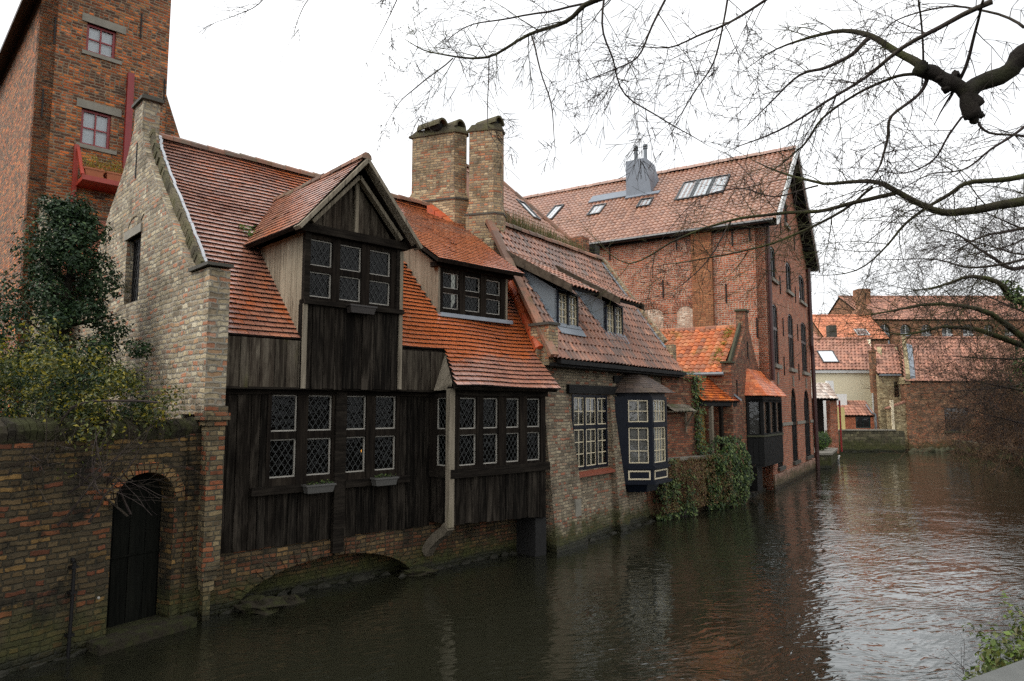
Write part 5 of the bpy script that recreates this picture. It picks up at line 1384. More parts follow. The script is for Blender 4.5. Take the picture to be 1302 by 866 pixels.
# ================================================================== 8. tall red brick warehouse
FC = Frame(9.5, 25.2, 31.7)
def warehouse():
    H = FC.root('brick_warehouse', 'tall red brick warehouse with a tiled roof full of skylights and arched canal windows', 'house')
    P = plane(0.); W_ = 10.
    cols = [(.95, 2.0), (4.2, 5.5), (7.5, 9.1)]
    holes = []; wins = []
    for i, (a, b) in enumerate(cols):
        for z0, zs, zc in ((8.0, 9.05, 9.3), (4.65, 6.75, 7.02), (.75, 3.0, 3.85)):
            holes.append(arch(a, b, z0, zs, zc, 8)); wins.append((a, b, z0, zs, zc))
    holes.append(arch(4.35, 5.2, 10.95, 11.8, 12.0, 8)); wins.append((4.35, 5.2, 10.95, 11.8, 12.0))
    M = MB(); M.wall(P, [(0, -.5), (W_, -.5), (W_, 10.2), (5, 14.2), (0, 10.2)], holes, .35); 
    Pr = seg((W_, 0), (W_, 12)); M.wall(Pr, rect(.35, 12, -.5, 10.2), [], .35)
    M.build('wall', MT['warehouse_brick'], H)
    Ps = seg((0, 14), (0, 0)); M = MB(); M.wall(Ps, rect(0, 14, -.5, 10.2), [], .35); M.build('side_wall', MT['warehouse_side_brick'], H)
    U = lambda d: 14 - d
    M = MB(); M.pbox(Ps, U(2.75), U(1.95), 3, 9.9, -.16, -.002); M.build('pilaster', MT['yellow_brick'], H)
    for (d1, d0) in ((4.98, 4.0), (3.42, 2.76)):
        M = MB(); pts = arch(U(d1), U(d0), 5., 6.75, 6.98 if d1 > 4 else 7.05, 6); M.wall(lambda u, z, w: Ps(u, z, w - .012), pts, [], .01); M.build('bricked_window', MT['pale_brick'], H)
        M = MB(); c = (U(d1) + U(d0)) / 2; hw = (d1 - d0) / 2
        for k in range(11):
            a0, a1 = PI * k / 11 + .02, PI * (k + 1) / 11 - .02
            q = lambda a, r: (c + (hw + r) * math.cos(a), 6.75 + (.25 + r) * math.sin(a))
            p = [q(a0, 0), q(a1, 0), q(a1, .24), q(a0, .24)]; M.hexa([Ps(x, z, -.03) for x, z in p], [Ps(x, z, -.002) for x, z in p])
        M.build('brick_arch', MT['warehouse_brick'], H)
    M = MB()
    for d, z in ((6.3, 9.2), (3.4, 9.3), (1.2, 9.2), (.55, 9.3), (4.0, 7.4), (1.5, 7.0), (.4, 5.6), (6.1, 6.9)): M.pbox(Ps, U(d), U(d) + .05, z, z + .75, -.04, -.003)
    for u, z in ((2.9, 4.3), (6.4, 4.2), (2.7, 7.6), (6.3, 7.7), (3.3, 10.2), (6.6, 10.2), (3.0, 5.9), (6.5, 6)): M.pbox(P, u, u + .05, z, z + .75, -.04, -.003)
    each(M, 'wall_anchor', MT['iron'], H)
    for (a, b, z0, zs, zc) in wins:
        M = MB(); pts = arch(a, b, z0, zs, zc, 8); n = len(pts); cx = (a + b) / 2; cz = (z0 + zc) / 2
        ins = [(cx + (x - cx) * .84, cz + (z - cz) * (.95 if zc - z0 > 2 else .88)) for x, z in pts]
        for k in range(n):
            j = (k + 1) % n; M.hexa([P(*pts[k], .03), P(*pts[j], .03), P(*ins[j], .03), P(*ins[k], .03)], [P(*pts[k], .12), P(*pts[j], .12), P(*ins[j], .12), P(*ins[k], .12)])
        for f_ in ((.5,) if zc - z0 < 1.6 else (.36, .64)): M.pbox(P, a + (b - a) * f_ - .035, a + (b - a) * f_ + .035, z0, zs + .5 * (zc - zs), .035, .11)
        if zc - z0 > 1.6: M.pbox(P, a, b, zs - .75, zs - .63, .03, .115)
        M.pbox(P, a, b, z0 + .0, z0 + .07, .03, .12)
        w = M.build('window', MT['black_paint'], H)
        M = MB(); M.wall(lambda u, z, w_: P(u, z, w_ + .07), pts, [], .004, back=False); M.build('pane', MT['dim_glass'], w)
        M = MB(); M.wall(lambda u, z, w_: P(u, z, w_ + .2), pts, [], .004, back=False); M.build('curtain', MT['curtain_dim' if z0 < 2 else 'interior'], w)
        M = MB(); M.pbox(P, a - .1, b + .1, z0 - .14, z0, -.1, .1); M.build('sill', MT['stone_grey' if z0 > 2 else 'stone_dark'], w)
        if z0 < 2: M = MB(); M.pbox(P, cx - .09, cx + .09, zc + .05, zc + .5, -.05, .002); M.build('keystone', MT['stone_grey'], w)
    M = MB()
    for u0, u1 in ((0, .95), (2., 4.2), (5.5, 7.5), (9.1, 10.)): M.pbox(P, u0, u1, 2.28, 2.4, -.05, -.003)
    each(M, 'string_course', MT['stone_grey'], H)
    M = MB(); M.pbox(P, 0, W_, -.5, .55, -.06, -.003); M.build('plinth', MT['plinth_brick'], H)
    # roof
    s = .83; V = Vector((1, 0, s)); kv = V.length
    def hip(v): return max(0., (v - 3.2) * .0)
    PA = slope((-.3, 14.6, 9.98), (0, -1, 0), V, .03, 4.); L = 5.3 * kv
    sk = [(1.98, 4.1, 2.1, 3.55), (5.2, 5.85, 2.03, 2.66), (7.6, 8.3, 2.03, 2.85), (10.2, 10.75, 2.2, 3.5)]
    M = MB(); pantiles(M, PA, L, lambda v: (0, 15.15), None, .3, .21, .034, 0, 6)
    r = M.build('roof', MT['pan_tile_red'], H)
    M = MB(); slab(M, PA, [(0, 0), (15.12, 0), (15.12, L), (0, L)], -.06, .12)
    PB = slope((10.3, -.5, 9.98), (0, 1, 0), (-1, 0, s)); slab(M, PB, [(0, 0), (15.1, 0), (15.1, L), (0, L)], -.03, .12)
    M.build('roof_boarding', MT['black_wood'], r)
    zr = 9.98 + 5.3 * s
    M = MB(); ridge_caps(M, (5, -.5, zr + .05), (5, 14.6, zr + .05), .14, .4); M.build('ridge_cap', MT['pan_tile_red'], r)
    M = MB()
    M.hexa([(-.34, -.6, 9.72), (5, -.6, zr - .22), (5, -.52, zr - .22), (-.34, -.52, 9.72)], [(-.34, -.6, 10.1), (5, -.6, zr + .14), (5, -.52, zr + .14), (-.34, -.52, 10.1)])
    M.hexa([(10.34, -.6, 9.72), (5, -.6, zr - .22), (5, -.52, zr - .22), (10.34, -.52, 9.72)], [(10.34, -.6, 10.1), (5, -.6, zr + .14), (5, -.52, zr + .14), (10.34, -.52, 10.1)])
    each(M, 'barge_board', MT['white_frame'], r)
    M = MB()
    for sx in (-1, 1):
        for k in range(5):
            x = 5 + sx * (.9 + k * 1.05); z = zr - abs(x - 5) * s - .32
            M.box(x - .07, x + .07, -.52, 0., z - .06, z + .08)
    each(M, 'rafter', MT['black_wood'], r)
    M = MB(); M.tube([(-.38, 14, 9.9), (-.38, -.4, 9.9)], .09, 8); M.pbox(Ps, 0, 14, 9.78, 9.98, -.12, -.003); M.build('gutter', MT['black_paint'], H)
    M = MB(); M.tube([(.16, -.1, 10), (.16, -.1, 4.)], .07, 8); M.build('drain_pipe', MT['rust_pipe'], H)
    M = MB(); M.tube([(9.8, -.12, 9.9), (9.8, -.12, 6), (9.95, -.12, 5.6), (9.95, -.14, -.1)], .1, 8); M.build('drain_pipe', MT['rust_pipe'], H)
    # skylights lie a little proud of the tiles
    for (d0, d1, t0, t1) in sk:
        n = 3 if d1 - d0 > 1.5 else 1
        for k in range(n):
            u0 = 14.6 - d1 + (d1 - d0) * k / n; u1 = 14.6 - d1 + (d1 - d0) * (k + 1) / n - .02; v0 = (t0 + .3) * kv; v1 = (t1 + .3) * kv
            Q = lambda u, z, w: PA(u, z, .09 - w)
            M = MB(); bars(M, Q, u0, u1, v0, v1, .06, 0, .1); wdw = M.build('skylight', MT['skylight_frame'], H)
            M = MB(); M.face([Q(u0 + .05, v0 + .05, .03), Q(u1 - .05, v0 + .05, .03), Q(u1 - .05, v1 - .05, .03), Q(u0 + .05, v1 - .05, .03)]); M.face([Q(u0 + .05, v0 + .05, .07), Q(u1 - .05, v0 + .05, .07), Q(u1 - .05, v1 - .05, .07), Q(u0 + .05, v1 - .05, .07)], 1); M.build('pane', [MT['sky_glass'], MT['painted_reflection']], wdw)  # the lower face is white to imitate reflected sky
    # slate clad chimney with its ridge-side cricket
    M = MB(); M.hexa([(3.1, 5.4, 12.2), (4.3, 5.4, 13.2), (4.3, 6.75, 13.2), (3.1, 6.75, 12.2)], [(3.1, 5.75, 14.6), (4.3, 5.75, 14.6), (4.3, 6.75, 14.6), (3.1, 6.75, 14.6)]); c = M.build('chimney', MT['slate_clad'], H)
    M = MB(); Q = lambda u, z, w: PA(u, z, .06 - w); M.pbox(Q, 14.6 - 8.75, 14.6 - 6.75, 3.5 * kv, 4.05 * kv, -.02, .05); M.pbox(Q, 14.6 - 6.75, 14.6 - 5.1, 3.28 * kv, 3.5 * kv, -.02, .05); M.build('slate_flashing', MT['slate_clad'], c)
    M = MB()
    for y in (5.95, 6.42): M.tube([(3.6, y, 14.6), (3.6, y, 15.2)], .09, 10); M.tube([(3.6, y, 15.22), (3.6, y, 15.3)], .12, 10); M.tube([(3.6, y, 15.33), (3.6, y, 15.42)], .12, 10); M.tube([(3.6, y, 15.2), (3.6, y, 15.4)], .05, 8)
    M.build('flue', MT['zinc'], c)
    M = MB(); M.box(1.05, 1.9, 10.0, 10.7, 10.9, 11.75); M.build('roof_hatch', MT['orange_hatch'], H)
    M = MB(); M.box(1.02, 1.045, 10.06, 10.64, 11.0, 11.68); M.build('pane', MT['sky_glass'], H)
warehouse()
# hipped house behind the cottage
def hip_house():
    H = FB.root('hipped_house', 'pantiled hip roofed house rising behind the weedy cottage ridge', 'house')
    a, b, y0, y1, ze, zr, hx = 4., 10.25, 5.1, 7.8, 9.1, 11.9, 8.72
    M = MB(); M.wall(plane(y0 + .2), rect(a, b - .2, 0, 9.0), [], .3); Pr = seg((b - .2, y0 + .2), (b - .2, 10)); M.wall(Pr, rect(.3, 4.8, 0, 9.), [], .3); M.build('wall', MT['cottage_red_brick'], H)
    V = Vector((0, y1 - y0, zr - ze)); L = V.length; P = slope((6.35, y0, ze), (1, 0, 0), V, .02, 1.)
    M = MB(); pantiles(M, P, L, lambda v: (0, (b - 6.35) + (hx - b) * v / L), None, .33, .24, .03); r = M.build('roof', MT['pan_tile_red'], H)
    M = MB(); i = 0
    M.face([(6.3, y0 + .02, ze - .06), (b - .02, y0 + .02, ze - .06), (hx, y1, zr - .06), (6.3, y1, zr - .06)]); M.face([(b, y0, ze - .05), (b, 10.5, ze - .05), (hx, y1, zr - .05)]); M.face([(b, 10.5, ze - .05), (6.3, 10.5, ze - .05), (6.3, y1, zr - .05), (hx, y1, zr - .05)]); M.face([(6.35, y0, ze - .05), (6.35, 10.5, ze - .05), (6.35, y1, zr - .05)])
    M.build('roof_boarding', MT['pan_tile_red'], r)
    M = MB(); ridge_caps(M, (hx, y1, zr + .04), (b, y0, ze + .06), .12, .36); ridge_caps(M, (6.35, y1, zr + .04), (hx, y1, zr + .04), .12, .36); M.build('ridge_cap', MT['ridge_tile'], r)
    Q = lambda u, z, w: P(u, z, .08 - w)
    M = MB(); bars(M, Q, 2.0, 2.55, 1.35, 2.5, .06, 0, .1); w = M.build('skylight', MT['skylight_frame'], H)
    M = MB(); M.face([Q(2.04, 1.4, .03), Q(2.5, 1.4, .03), Q(2.5, 2.45, .03), Q(2.04, 2.45, .03)]); M.face([Q(2.04, 1.4, .07), Q(2.5, 1.4, .07), Q(2.5, 2.45, .07), Q(2.04, 2.45, .07)], 1); M.build('pane', [MT['sky_glass'], MT['painted_reflection']], w)  # white face under the glass imitates reflected sky
hip_house()

# ================================================================== 9. the far bank (these fronts face down the canal)
def box_house(name, label, cat, x0, x1, y0, y1, zb, ze, zr, wallmat, roofmat, holes=(), ridge_y=None, skew=0., tile=.36):
    H = thing(name, label, cat, ((x0 + x1) / 2, y0, 0))
    ox = (x0 + x1) / 2; hw = (x1 - x0) / 2
    M = MB(); P = lambda u, z, w: (u, w, z)
    M.wall(P, rect(-hw, hw, zb, ze), holes, .3)
    D = y1 - y0; ry = D / 2 if ridge_y is None else ridge_y
    for sgn in (-1, 1):
        S = seg((-hw + skew * D, D), (-hw + .302 * skew, .302)) if sgn < 0 else seg((hw + .302 * skew, .302), (hw + skew * D, D))
        L = S.L; c = L - ry + .3 if sgn < 0 else ry - .3
        M.wall(S, [(0, zb), (L, zb), (L, ze - .05), (c, zr - .1), (0, ze - .05)], [], .3)
    M.build('wall', wallmat, H)
    V = Vector((0, ry + .15, zr - ze)); L = V.length
    Pf = slope((-hw - .1, -.15, ze), (1, 0, 0), V, .03, x0)
    M = MB(); pantiles(M, Pf, L, lambda v: (skew * ry * v / L, 2 * hw + .2 + skew * ry * v / L), None, tile, tile * .75, .03, 0, 5); r = M.build('roof', roofmat, H)
    M = MB(); k1 = skew * ry; k2 = skew * D; slab(M, Pf, [(0, 0), (2 * hw + .2, 0), (2 * hw + .2 + k1, L), (k1, L)], -.05, .1); M.hexa([(-hw - .1 + k1, ry, zr - .15), (hw + .1 + k1, ry, zr - .15), (hw + .1 + k2, D + .1, ze - .1), (-hw - .1 + k2, D + .1, ze - .1)], [(-hw - .1 + k1, ry, zr - .03), (hw + .1 + k1, ry, zr - .03), (hw + .1 + k2, D + .1, ze), (-hw - .1 + k2, D + .1, ze)])
    M.build('roof_boarding', MT['wood_dark'], r)
    M = MB(); ridge_caps(M, (-hw - .1 + k1, ry, zr + .03), (hw + .1 + k1, ry, zr + .03), .12, .4); M.build('ridge_cap', roofmat, r)
    return H, P, Pf, hw
# canal wall of the little yard
H = thing('yard_wall', 'mossy stone canal wall below the little yard with the red lean-to', 'wall', (24.2, 47, 0))
M = MB(); M.box(-2.6, 2.6, 0, .5, -.5, 1.42); M.build('stonework', MT['quay_stone'], H)
M = MB(); M.box(-1.9, 2.0, -.05, .52, 1.42, 1.5); M.build('coping', MT['stone_grey'], H)
M = MB(); M.box(1.85, 2.02, .1, .3, 1.5, 3.5); M.build('post', MT['cream_paint'], H)
M = MB(); M.box(-1.95, -1.3, .25, .3, 1.5, 3.0); M.build('fence_panel', MT['yellow_fence'], H)
# cream house
H, P, Pf, hw = box_house('cream_house', 'cream rendered house with a red tile roof and one big skylight', 'house', 20.0, 26.4, 50, 55.5, .5, 5.75, 8.3, MT['render_cream'], MT['far_tile'], (), 2.6, .52)
M = MB(); M.box(-hw, hw, -.12, -.02, 5.5, 5.7); M.tube([(hw - .12, -.12, 5.6), (hw - .12, -.12, 1.)], .06, 6); M.build('gutter', MT['white_frame'], H)
Q = lambda u, z, w: Pf(u, z, .1 - w)
M = MB(); bars(M, Q, 3.1, 4.3, .75, 2.15, .07, 0, .08); w = M.build('skylight', MT['skylight_frame'], H)
M = MB(); M.face([Q(3.15, .8, .03), Q(4.25, .8, .03), Q(4.25, 2.1, .03), Q(3.15, 2.1, .03)]); M.build('pane', MT['painted_reflection'], w)  # plain white pane, the sky's reflection put into its colour
M = MB(); M.box(-.1, .12, -.1, 0, 3.9, 4.9); M.build('flue', MT['rust_pipe'], H)
# white yard wall with its tapered chimney
H = thing('white_yard_wall', 'whitewashed yard wall with a slim white chimney', 'wall', (22.9, 48.9, 0))
M = MB(); M.wall(lambda u, z, w: (u, w, z), [(-.75, .5), (1.0, .5), (1.0, 3.95), (.15, 3.95), (.1, 4.9), (-.35, 4.9), (-.4, 4.5), (-.75, 4.5)], [], .3); M.build('render', MT['white_render'], H)
M = MB(); M.pbox(lambda u, z, w: (u, w, z), .32, .46, 2.95, 3.2, -.02, 0); M.build('vent', MT['iron'], H)
# red lean-to
H = thing('lean_to', 'low brick lean-to with an orange red tile roof and a dark green window', 'shed', (24.2, 48.2, 0))
M = MB(); M.wall(lambda u, z, w: (u, w, z), rect(-1.25, 1.2, .5, 2.45), [rect(-.1, .95, 1.55, 2.35)], .2); M.build('wall', MT['far_red'], H)
V = Vector((0, 1.3, 1.05)); P = slope((-1.35, -.15, 2.45), (1, 0, 0), V, .02); M = MB(); pantiles(M, P, V.length, lambda v: (0, 2.6), None, .3, .22, .026, 0, 5); r = M.build('roof', MT['far_tile'], H)
M = MB(); slab(M, P, [(0, 0), (2.6, 0), (2.6, V.length), (0, V.length)], -.04, .08); M.build('roof_boarding', MT['wood_dark'], r)
M = MB(); bars(M, lambda u, z, w: (u, w, z), -.1, .95, 1.55, 2.35, .06, .02, .08, 0, 2); w = M.build('window', MT['green_paint'], H); M = MB(); M.face([(-.05, .06, 1.6), (.9, .06, 1.6), (.9, .06, 2.3), (-.05, .06, 2.3)]); M.build('pane', MT['dim_glass'], w)
M = MB(); M.box(-.1, .95, .15, .2, 1.5, 2.4); M.build('interior', MT['interior'], H)
M = MB(); M.tube([(1.22, -.2, 2.5), (1.22, -.2, 1.5)], .05, 6); M.tube([(.9, .4, 3.2), (1.0, -.16, 2.6), (1.22, -.2, 2.5)], .05, 6); M.build('gutter', MT['zinc'], H)
# narrow stone house
H, P, Pf, hw = box_house('narrow_house', 'narrow old stone house with one dark window beside the red lean-to', 'house', 25.7, 27.2, 47.9, 52, -.4, 5.35, 7.5, MT['far_stone'], MT['far_tile'], [rect(.3, .7, 3.7, 4.8)], 2.0, .53)
M = MB(); bars(M, P, .3, .7, 3.7, 4.8, .05, .08, .14, 0, 1, 2); w = M.build('window', MT['black_paint'], H); M = MB(); wob_pane(M, P, .3, .7, 3.7, 4.8, .12); M.build('pane', MT['dim_glass'], w)
M = MB(); M.box(-.75, .75, -.2, -.05, 5.2, 5.32); M.build('gutter', MT['zinc'], H)
M = MB(); M.box(-.95, -.62, .4, .8, 4.0, 6.9); M.box(-.98, -.59, .36, .84, 6.9, 7.05); c = M.build('chimney', MT['far_brick'], H)
M = MB(); M.wall(lambda u, z, w: (u, w - .7, z), [(-.5, -.4), (.75, -.4), (.75, 3.4), (-.5, 2.9)], [], .4); M.hexa([(-.55, -.75, 2.9), (.8, -.75, 3.4), (.8, -.2, 3.4), (-.55, -.2, 2.9)], [(-.55, -.75, 2.98), (.8, -.75, 3.48), (.8, -.2, 3.48), (-.55, -.2, 2.98)], 1); M.build('annex_wall', [MT['far_stone'], MT['far_tile']], H)
# long canal warehouse
H, P, Pf, hw = box_house('canal_storehouse', 'long low storehouse of stained brick with a faded red tile roof', 'house', 27.1, 44., 47, 53.5, -.4, 4.8, 8.1, MT['far_brick'], MT['far_tile'], [rect(-5.95, -4.25, 1.4, 3.0), rect(1.0, 2.4, 1.5, 2.8)], 3.0, .55)
for a, b, c, d in ((-5.95, -4.25, 1.4, 3.0), (1.0, 2.4, 1.5, 2.8)):
    M = MB(); bars(M, P, a, b, c, d, .08, .1, .18, 0, 3, 2, .05); w = M.build('window', MT['black_paint'], H); M = MB(); wob_pane(M, P, a, b, c, d, .15); M.build('pane', MT['dim_glass'], w); M = MB(); M.pbox(P, a - .1, b + .1, c - .12, c, -.08, .1); M.build('sill', MT['stone_moss'], w); M = MB(); wob_pane(M, P, a, b, c, d, .28); M.build('shutter', MT['interior'], w)
M = MB()
for k in range(42): M.blob((-8.3 + k * .4, -.1, -.02 + rnd(-.05, .1)), rnd(.25, .4), 7, 5, 0, .6, (1.3, .8, .9), k)
M.build('footing', MT['stone_moss'], H, True)['kind'] = 'stuff'
M = MB(); M.box(-8.5, -8.2, -.1, 1.6, 4.6, 5.1); M.hexa([(-8.5, -.1, 5.1), (-8.2, -.1, 5.1), (-6.6, 2.95, 8.0), (-6.9, 2.95, 8.0)], [(-8.5, -.1, 5.3), (-8.2, -.1, 5.3), (-6.6, 2.95, 8.3), (-6.9, 2.95, 8.3)]); M.build('parapet', MT['far_stone'], H)
M = MB(); M.hexa([(-8.2, 0, 4.95), (-7.8, 0, 4.95), (-6.6, 2.2, 7.3), (-7., 2.2, 7.3)], [(-8.2, 0, 5.2), (-7.8, 0, 5.12), (-6.6, 2.2, 7.5), (-7., 2.2, 7.6)]); M.build('lead_flashing', MT['leadsheet'], H)
# orange roofed house further back
H, P, Pf, hw = box_house('orange_roof_house', 'house with a bright orange tile roof and small skylight behind the cream house', 'house', 27.7, 33.2, 60, 66, .5, 9.0, 11.5, MT['church_brick'], MT['far_tile_orange'], tile=.42)
Q = lambda u, z, w: Pf(u, z, .1 - w)
M = MB(); bars(M, Q, 3.1, 4.2, .5, 1.5, .09, 0, .08); w = M.build('skylight', MT['white_frame'], H); M = MB(); M.face([Q(3.15, .55, .03), Q(4.15, .55, .03), Q(4.15, 1.45, .03), Q(3.15, 1.45, .03)]); M.build('pane', MT['sky_glass'], w)
M = MB(); M.box(-2.95, -2.3, -1.2, -.6, 6, 10.1); M.build('chimney', MT['stone_dark'], H)
H, P, Pf, hw = box_house('red_roof_house', 'house with a dull red tile roof just showing left of the orange roof', 'house', 22, 27.4, 59, 64, .5, 8.2, 9.7, MT['church_brick'], MT['far_tile'], tile=.42)
# long hall behind
holes = []
for k in range(9): holes.append(arch(-8.9 + k * 2.0, -7.8 + k * 2.0, 9.0, 10.4, 10.95, 6))
H, P, Pf, hw = box_house('long_brick_hall', 'long brick hall with arched windows and a wide red roof behind the storehouse', 'hall', 34.2, 54., 65, 76, .5, 11.4, 14.5, MT['church_brick'], MT['far_tile'], holes, tile=.46)
for h in holes:
    M = MB(); n = len(h); a, b = h[0][0], h[1][0]; M.pbox(P, (a + b) / 2 - .05, (a + b) / 2 + .05, 9, 10.9, .1, .16); M.pbox(P, a, b, 9.9, 10., .105, .155); w = M.build('window', MT['white_frame'], H)
    M = MB(); M.wall(lambda u, z, q: P(u, z, q + .2), h, [], .01, back=False); M.build('pane', MT['dim_glass'], w)
M = MB(); M.wall(lambda u, z, w: (u - 9.9, w, z), [(-1.2, .5), (.4, .5), (.4, 12.4), (-.1, 12.4), (-.1, 14.4), (-.6, 14.4), (-.6, 12.6), (-1.2, 12.0)], [], 1.); M.build('stepped_gable', MT['church_brick'], H)
M = MB(); M.box(-8.9, -7.7, 3.5, 4.7, 12, 15.0); M.build('chimney', MT['church_brick'], H)

# small gatehouse, terrace, topiary beside the warehouse
H = thing('gate_pavilion', 'small brick gate pavilion with pale pantiles beyond the tall warehouse', 'shed', (18.0, 39.2, 0))
M = MB(); M.box(.18, .58, 0, .5, .4, 3.5); M.build('pier', MT['warehouse_brick'], H)
M = MB(); M.box(-1.6, .2, .9, 1.0, .4, 3.5); M.build('back_wall', MT['interior'], H)
P = slope((-1.5, -.3, 3.5), (1, 0, 0), (0, 1.2, .95), .02); M = MB(); pantiles(M, P, 1.5, lambda v: (0, 2.05), None, .28, .2, .03); r = M.build('roof', MT['white_pantile'], H)
M = MB(); slab(M, P, [(0, 0), (2.05, 0), (2.05, 1.5), (0, 1.5)], -.04, .1); M.build('roof_boarding', MT['black_wood'], r)
M = MB(); M.tube([(.68, -.1, 3.4), (.68, -.1, .5)], .05, 6); M.build('drain_pipe', MT['red_paint'], H)
H = thing('canal_terrace', 'low stone terrace at the water beyond the brick warehouse', 'quay', (15.0, 34.4, 0))
M = MB(); pts = [(0, -.4), (.75, -.3), (2.9, 3.6), (2.4, 6), (-.5, 6)]; M.prism(pts, -.5, .66); M.build('stonework', MT['quay_stone'], H)
M = MB(); M.prism([(p[0] * 1.02 + .02, p[1] * 1.02 - .03) for p in pts], .66, .76); M.build('paving', MT['stone_grey'], H)
for k, (x, y, r, lab) in enumerate(((16.15, 36.2, .42, 'clipped green topiary ball at the near end of the canal terrace'), (16.95, 37.6, .46, 'clipped green topiary ball at the far end of the canal terrace'))):
    o = thing('topiary_ball', lab, 'topiary', (x, y, .76), 0, 'topiary balls on the terrace')
    L = MB(); leaf_blob(L, (0, 0, r), r, 700, .07, 0, .7, (1, 1, 1), .85); L.build('leaves', MT['leaf_topiary'], o)
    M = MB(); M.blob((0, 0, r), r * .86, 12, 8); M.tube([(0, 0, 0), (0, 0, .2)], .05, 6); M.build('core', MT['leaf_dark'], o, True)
o = thing('duck', 'white and dark duck swimming by the terrace corner', 'duck', (17.95, 38.3, 0), .5)
M = MB(); M.blob((0, 0, .07), .2, 12, 8, 0, 0, (1.3, .7, .6)); M.tube([(.2, 0, .1), (.26, 0, .2), (.27, 0, .27)], [.06, .045, .05], 8); M.blob((.29, 0, .29), .065, 8, 6); M.tube([(-.2, 0, .1), (-.34, 0, .16)], [.07, .01], 6)
b = M.build('body', MT['duck_white'], o, True)
M = MB(); M.hexa([(.34, -.02, .27), (.42, -.025, .265), (.42, .025, .265), (.34, .02, .27)], [(.34, -.02, .3), (.42, -.02, .28), (.42, .02, .28), (.34, .02, .3)]); M.build('beak', MT['beak'], b)
M = MB()
for s in (-1, 1): M.blob((-.04, s * .11, .1), .13, 8, 6, 0, 0, (1.3, .3, .55))
M.build('wing', MT['duck_dark'], b, True)

# ================================================================== 10. trees
import mathutils
def cam_point(u, v, dist):                                   # reading aid: a bearing from the photographer's position, at a distance
    th = math.atan(85 / 868); c, s = math.cos(th), math.sin(th)
    a = (u - 651) / 868; b = (433 - v) / 868
    d = Vector((a, c - b * s, s + b * c)); return Vector((0, 0, 3)) + d * (dist / d.y)
def limb(parent, pts, radii, mat, twigs=10, tl=(.5, 1.2), tr=.006, lev=2, droop=-.06, kids=4, name='limb', seed=1, start=.15, n=4, bend=.35):
    random.seed(seed)
    path = smooth_path([cam_point(*p) for p in pts], n)
    m = len(path); R_ = []
    for i in range(m):
        t = i / (m - 1) * (len(radii) - 1); k = min(int(t), len(radii) - 2); R_.append(radii[k] + (radii[k + 1] - radii[k]) * (t - k))
    for i in range(1, m - 1): path[i] += Vector((noise.noise(path[i] * 3 + Vector((seed, 0, 0))), noise.noise(path[i] * 3 + Vector((0, seed, 0))), noise.noise(path[i] * 3 + Vector((0, 0, seed))))) * min(.05, R_[i] * 1.2 + .01)
    M = MB(); M.tube(path, R_, 10 if radii[0] > .05 else 6, 0)
    for k in range(twigs):
        i = int((start + (1 - start) * (k + random.random()) / twigs) * (m - 1)); i = min(max(i, 1), m - 2)
        d = (path[i + 1] - path[i - 1]).normalized()
        side = d.cross(Vector((rnd(-.4, .4), rnd(-1, 1) , rnd(-1, 1)))).normalized()
        twig(M, path[i].copy(), d * rnd(.3, .9) + side * rnd(.5, .9), rnd(*tl) * (1.1 - .4 * i / m), min(tr, R_[i] * .6), lev, droop, bend, kids)
    twig(M, path[-1], path[-1] - path[-2], rnd(*tl) * .6, R_[-1], max(lev - 1, 0), droop, bend, 3)
    for f in M.f: pass
    return M.build(name, mat, parent, True)
T1 = thing('overhanging_tree', 'bare tree whose thick knobbed limb and fine twigs hang over the canal', 'tree', (6.2, 4.6, 1.0))
def un(o, T):                                                # limbs are laid out in world axes; hang them on the trunk's empty
    o.matrix_parent_inverse = mathutils.Matrix.Translation(-Vector(T.location)); return o
M = MB(); M.tube(smooth_path([(0.2, 0, -.3), (0, .1, 1.2), (-.1, 0, 2.8), (.1, -.1, 4.5), (.3, .2, 6.5)]), [.42 - .012 * k for k in range(17)], 12); M.build('trunk', MT['bark'], T1, True)
# knobbed limb: down to the knuckle, then forward over the water
M = MB()
a = [cam_point(1500, -60, 4.6), cam_point(1380, 20, 4.8), cam_point(1302, 68, 5.0), cam_point(1280, 92, 5.05), cam_point(1240, 108, 5.1), cam_point(1230, 125, 5.1), cam_point(1238, 150, 5.1)]
M.tube([Vector((6.3, 4.7, 5.6))] + smooth_path(a, 4), [.11] * 3 + [.076] * 8 + [.066] * 8 + [.06] * 8, 12)
b = [cam_point(1242, 138, 5.1), cam_point(1222, 112, 5.1), cam_point(1205, 103, 5.12), cam_point(1185, 92, 5.15), cam_point(1166, 90, 5.2)]
M.tube(smooth_path(b, 4), [.062, .062, .06, .057, .055, .052, .05, .052, .054, .05, .05, .052, .058, .055, .046, .04, .03], 12)
for (u, v, r) in ((1238, 150, .075), (1232, 140, .09), (1226, 118, .1), (1246, 146, .05), (1195, 98, .075), (1170, 88, .085), (1176, 84, .06), (1214, 96, .07), (1205, 112, .06), (1258, 100, .1)):
    M.blob(cam_point(u, v, 5.12), r * .56, 10, 7, 0, .7, (1, 1, 1), u * .1, 5.)
M.v = [tuple(Vector(q) + Vector((noise.noise(Vector(q) * 9), noise.noise(Vector(q) * 9 + Vector((9, 0, 0))), noise.noise(Vector(q) * 9 + Vector((0, 9, 0))))) * .022) for q in M.v]
un(M.build('limb', MT['bark'], T1, True), T1)['label'] = 'thick dark limb ending in a knuckle'
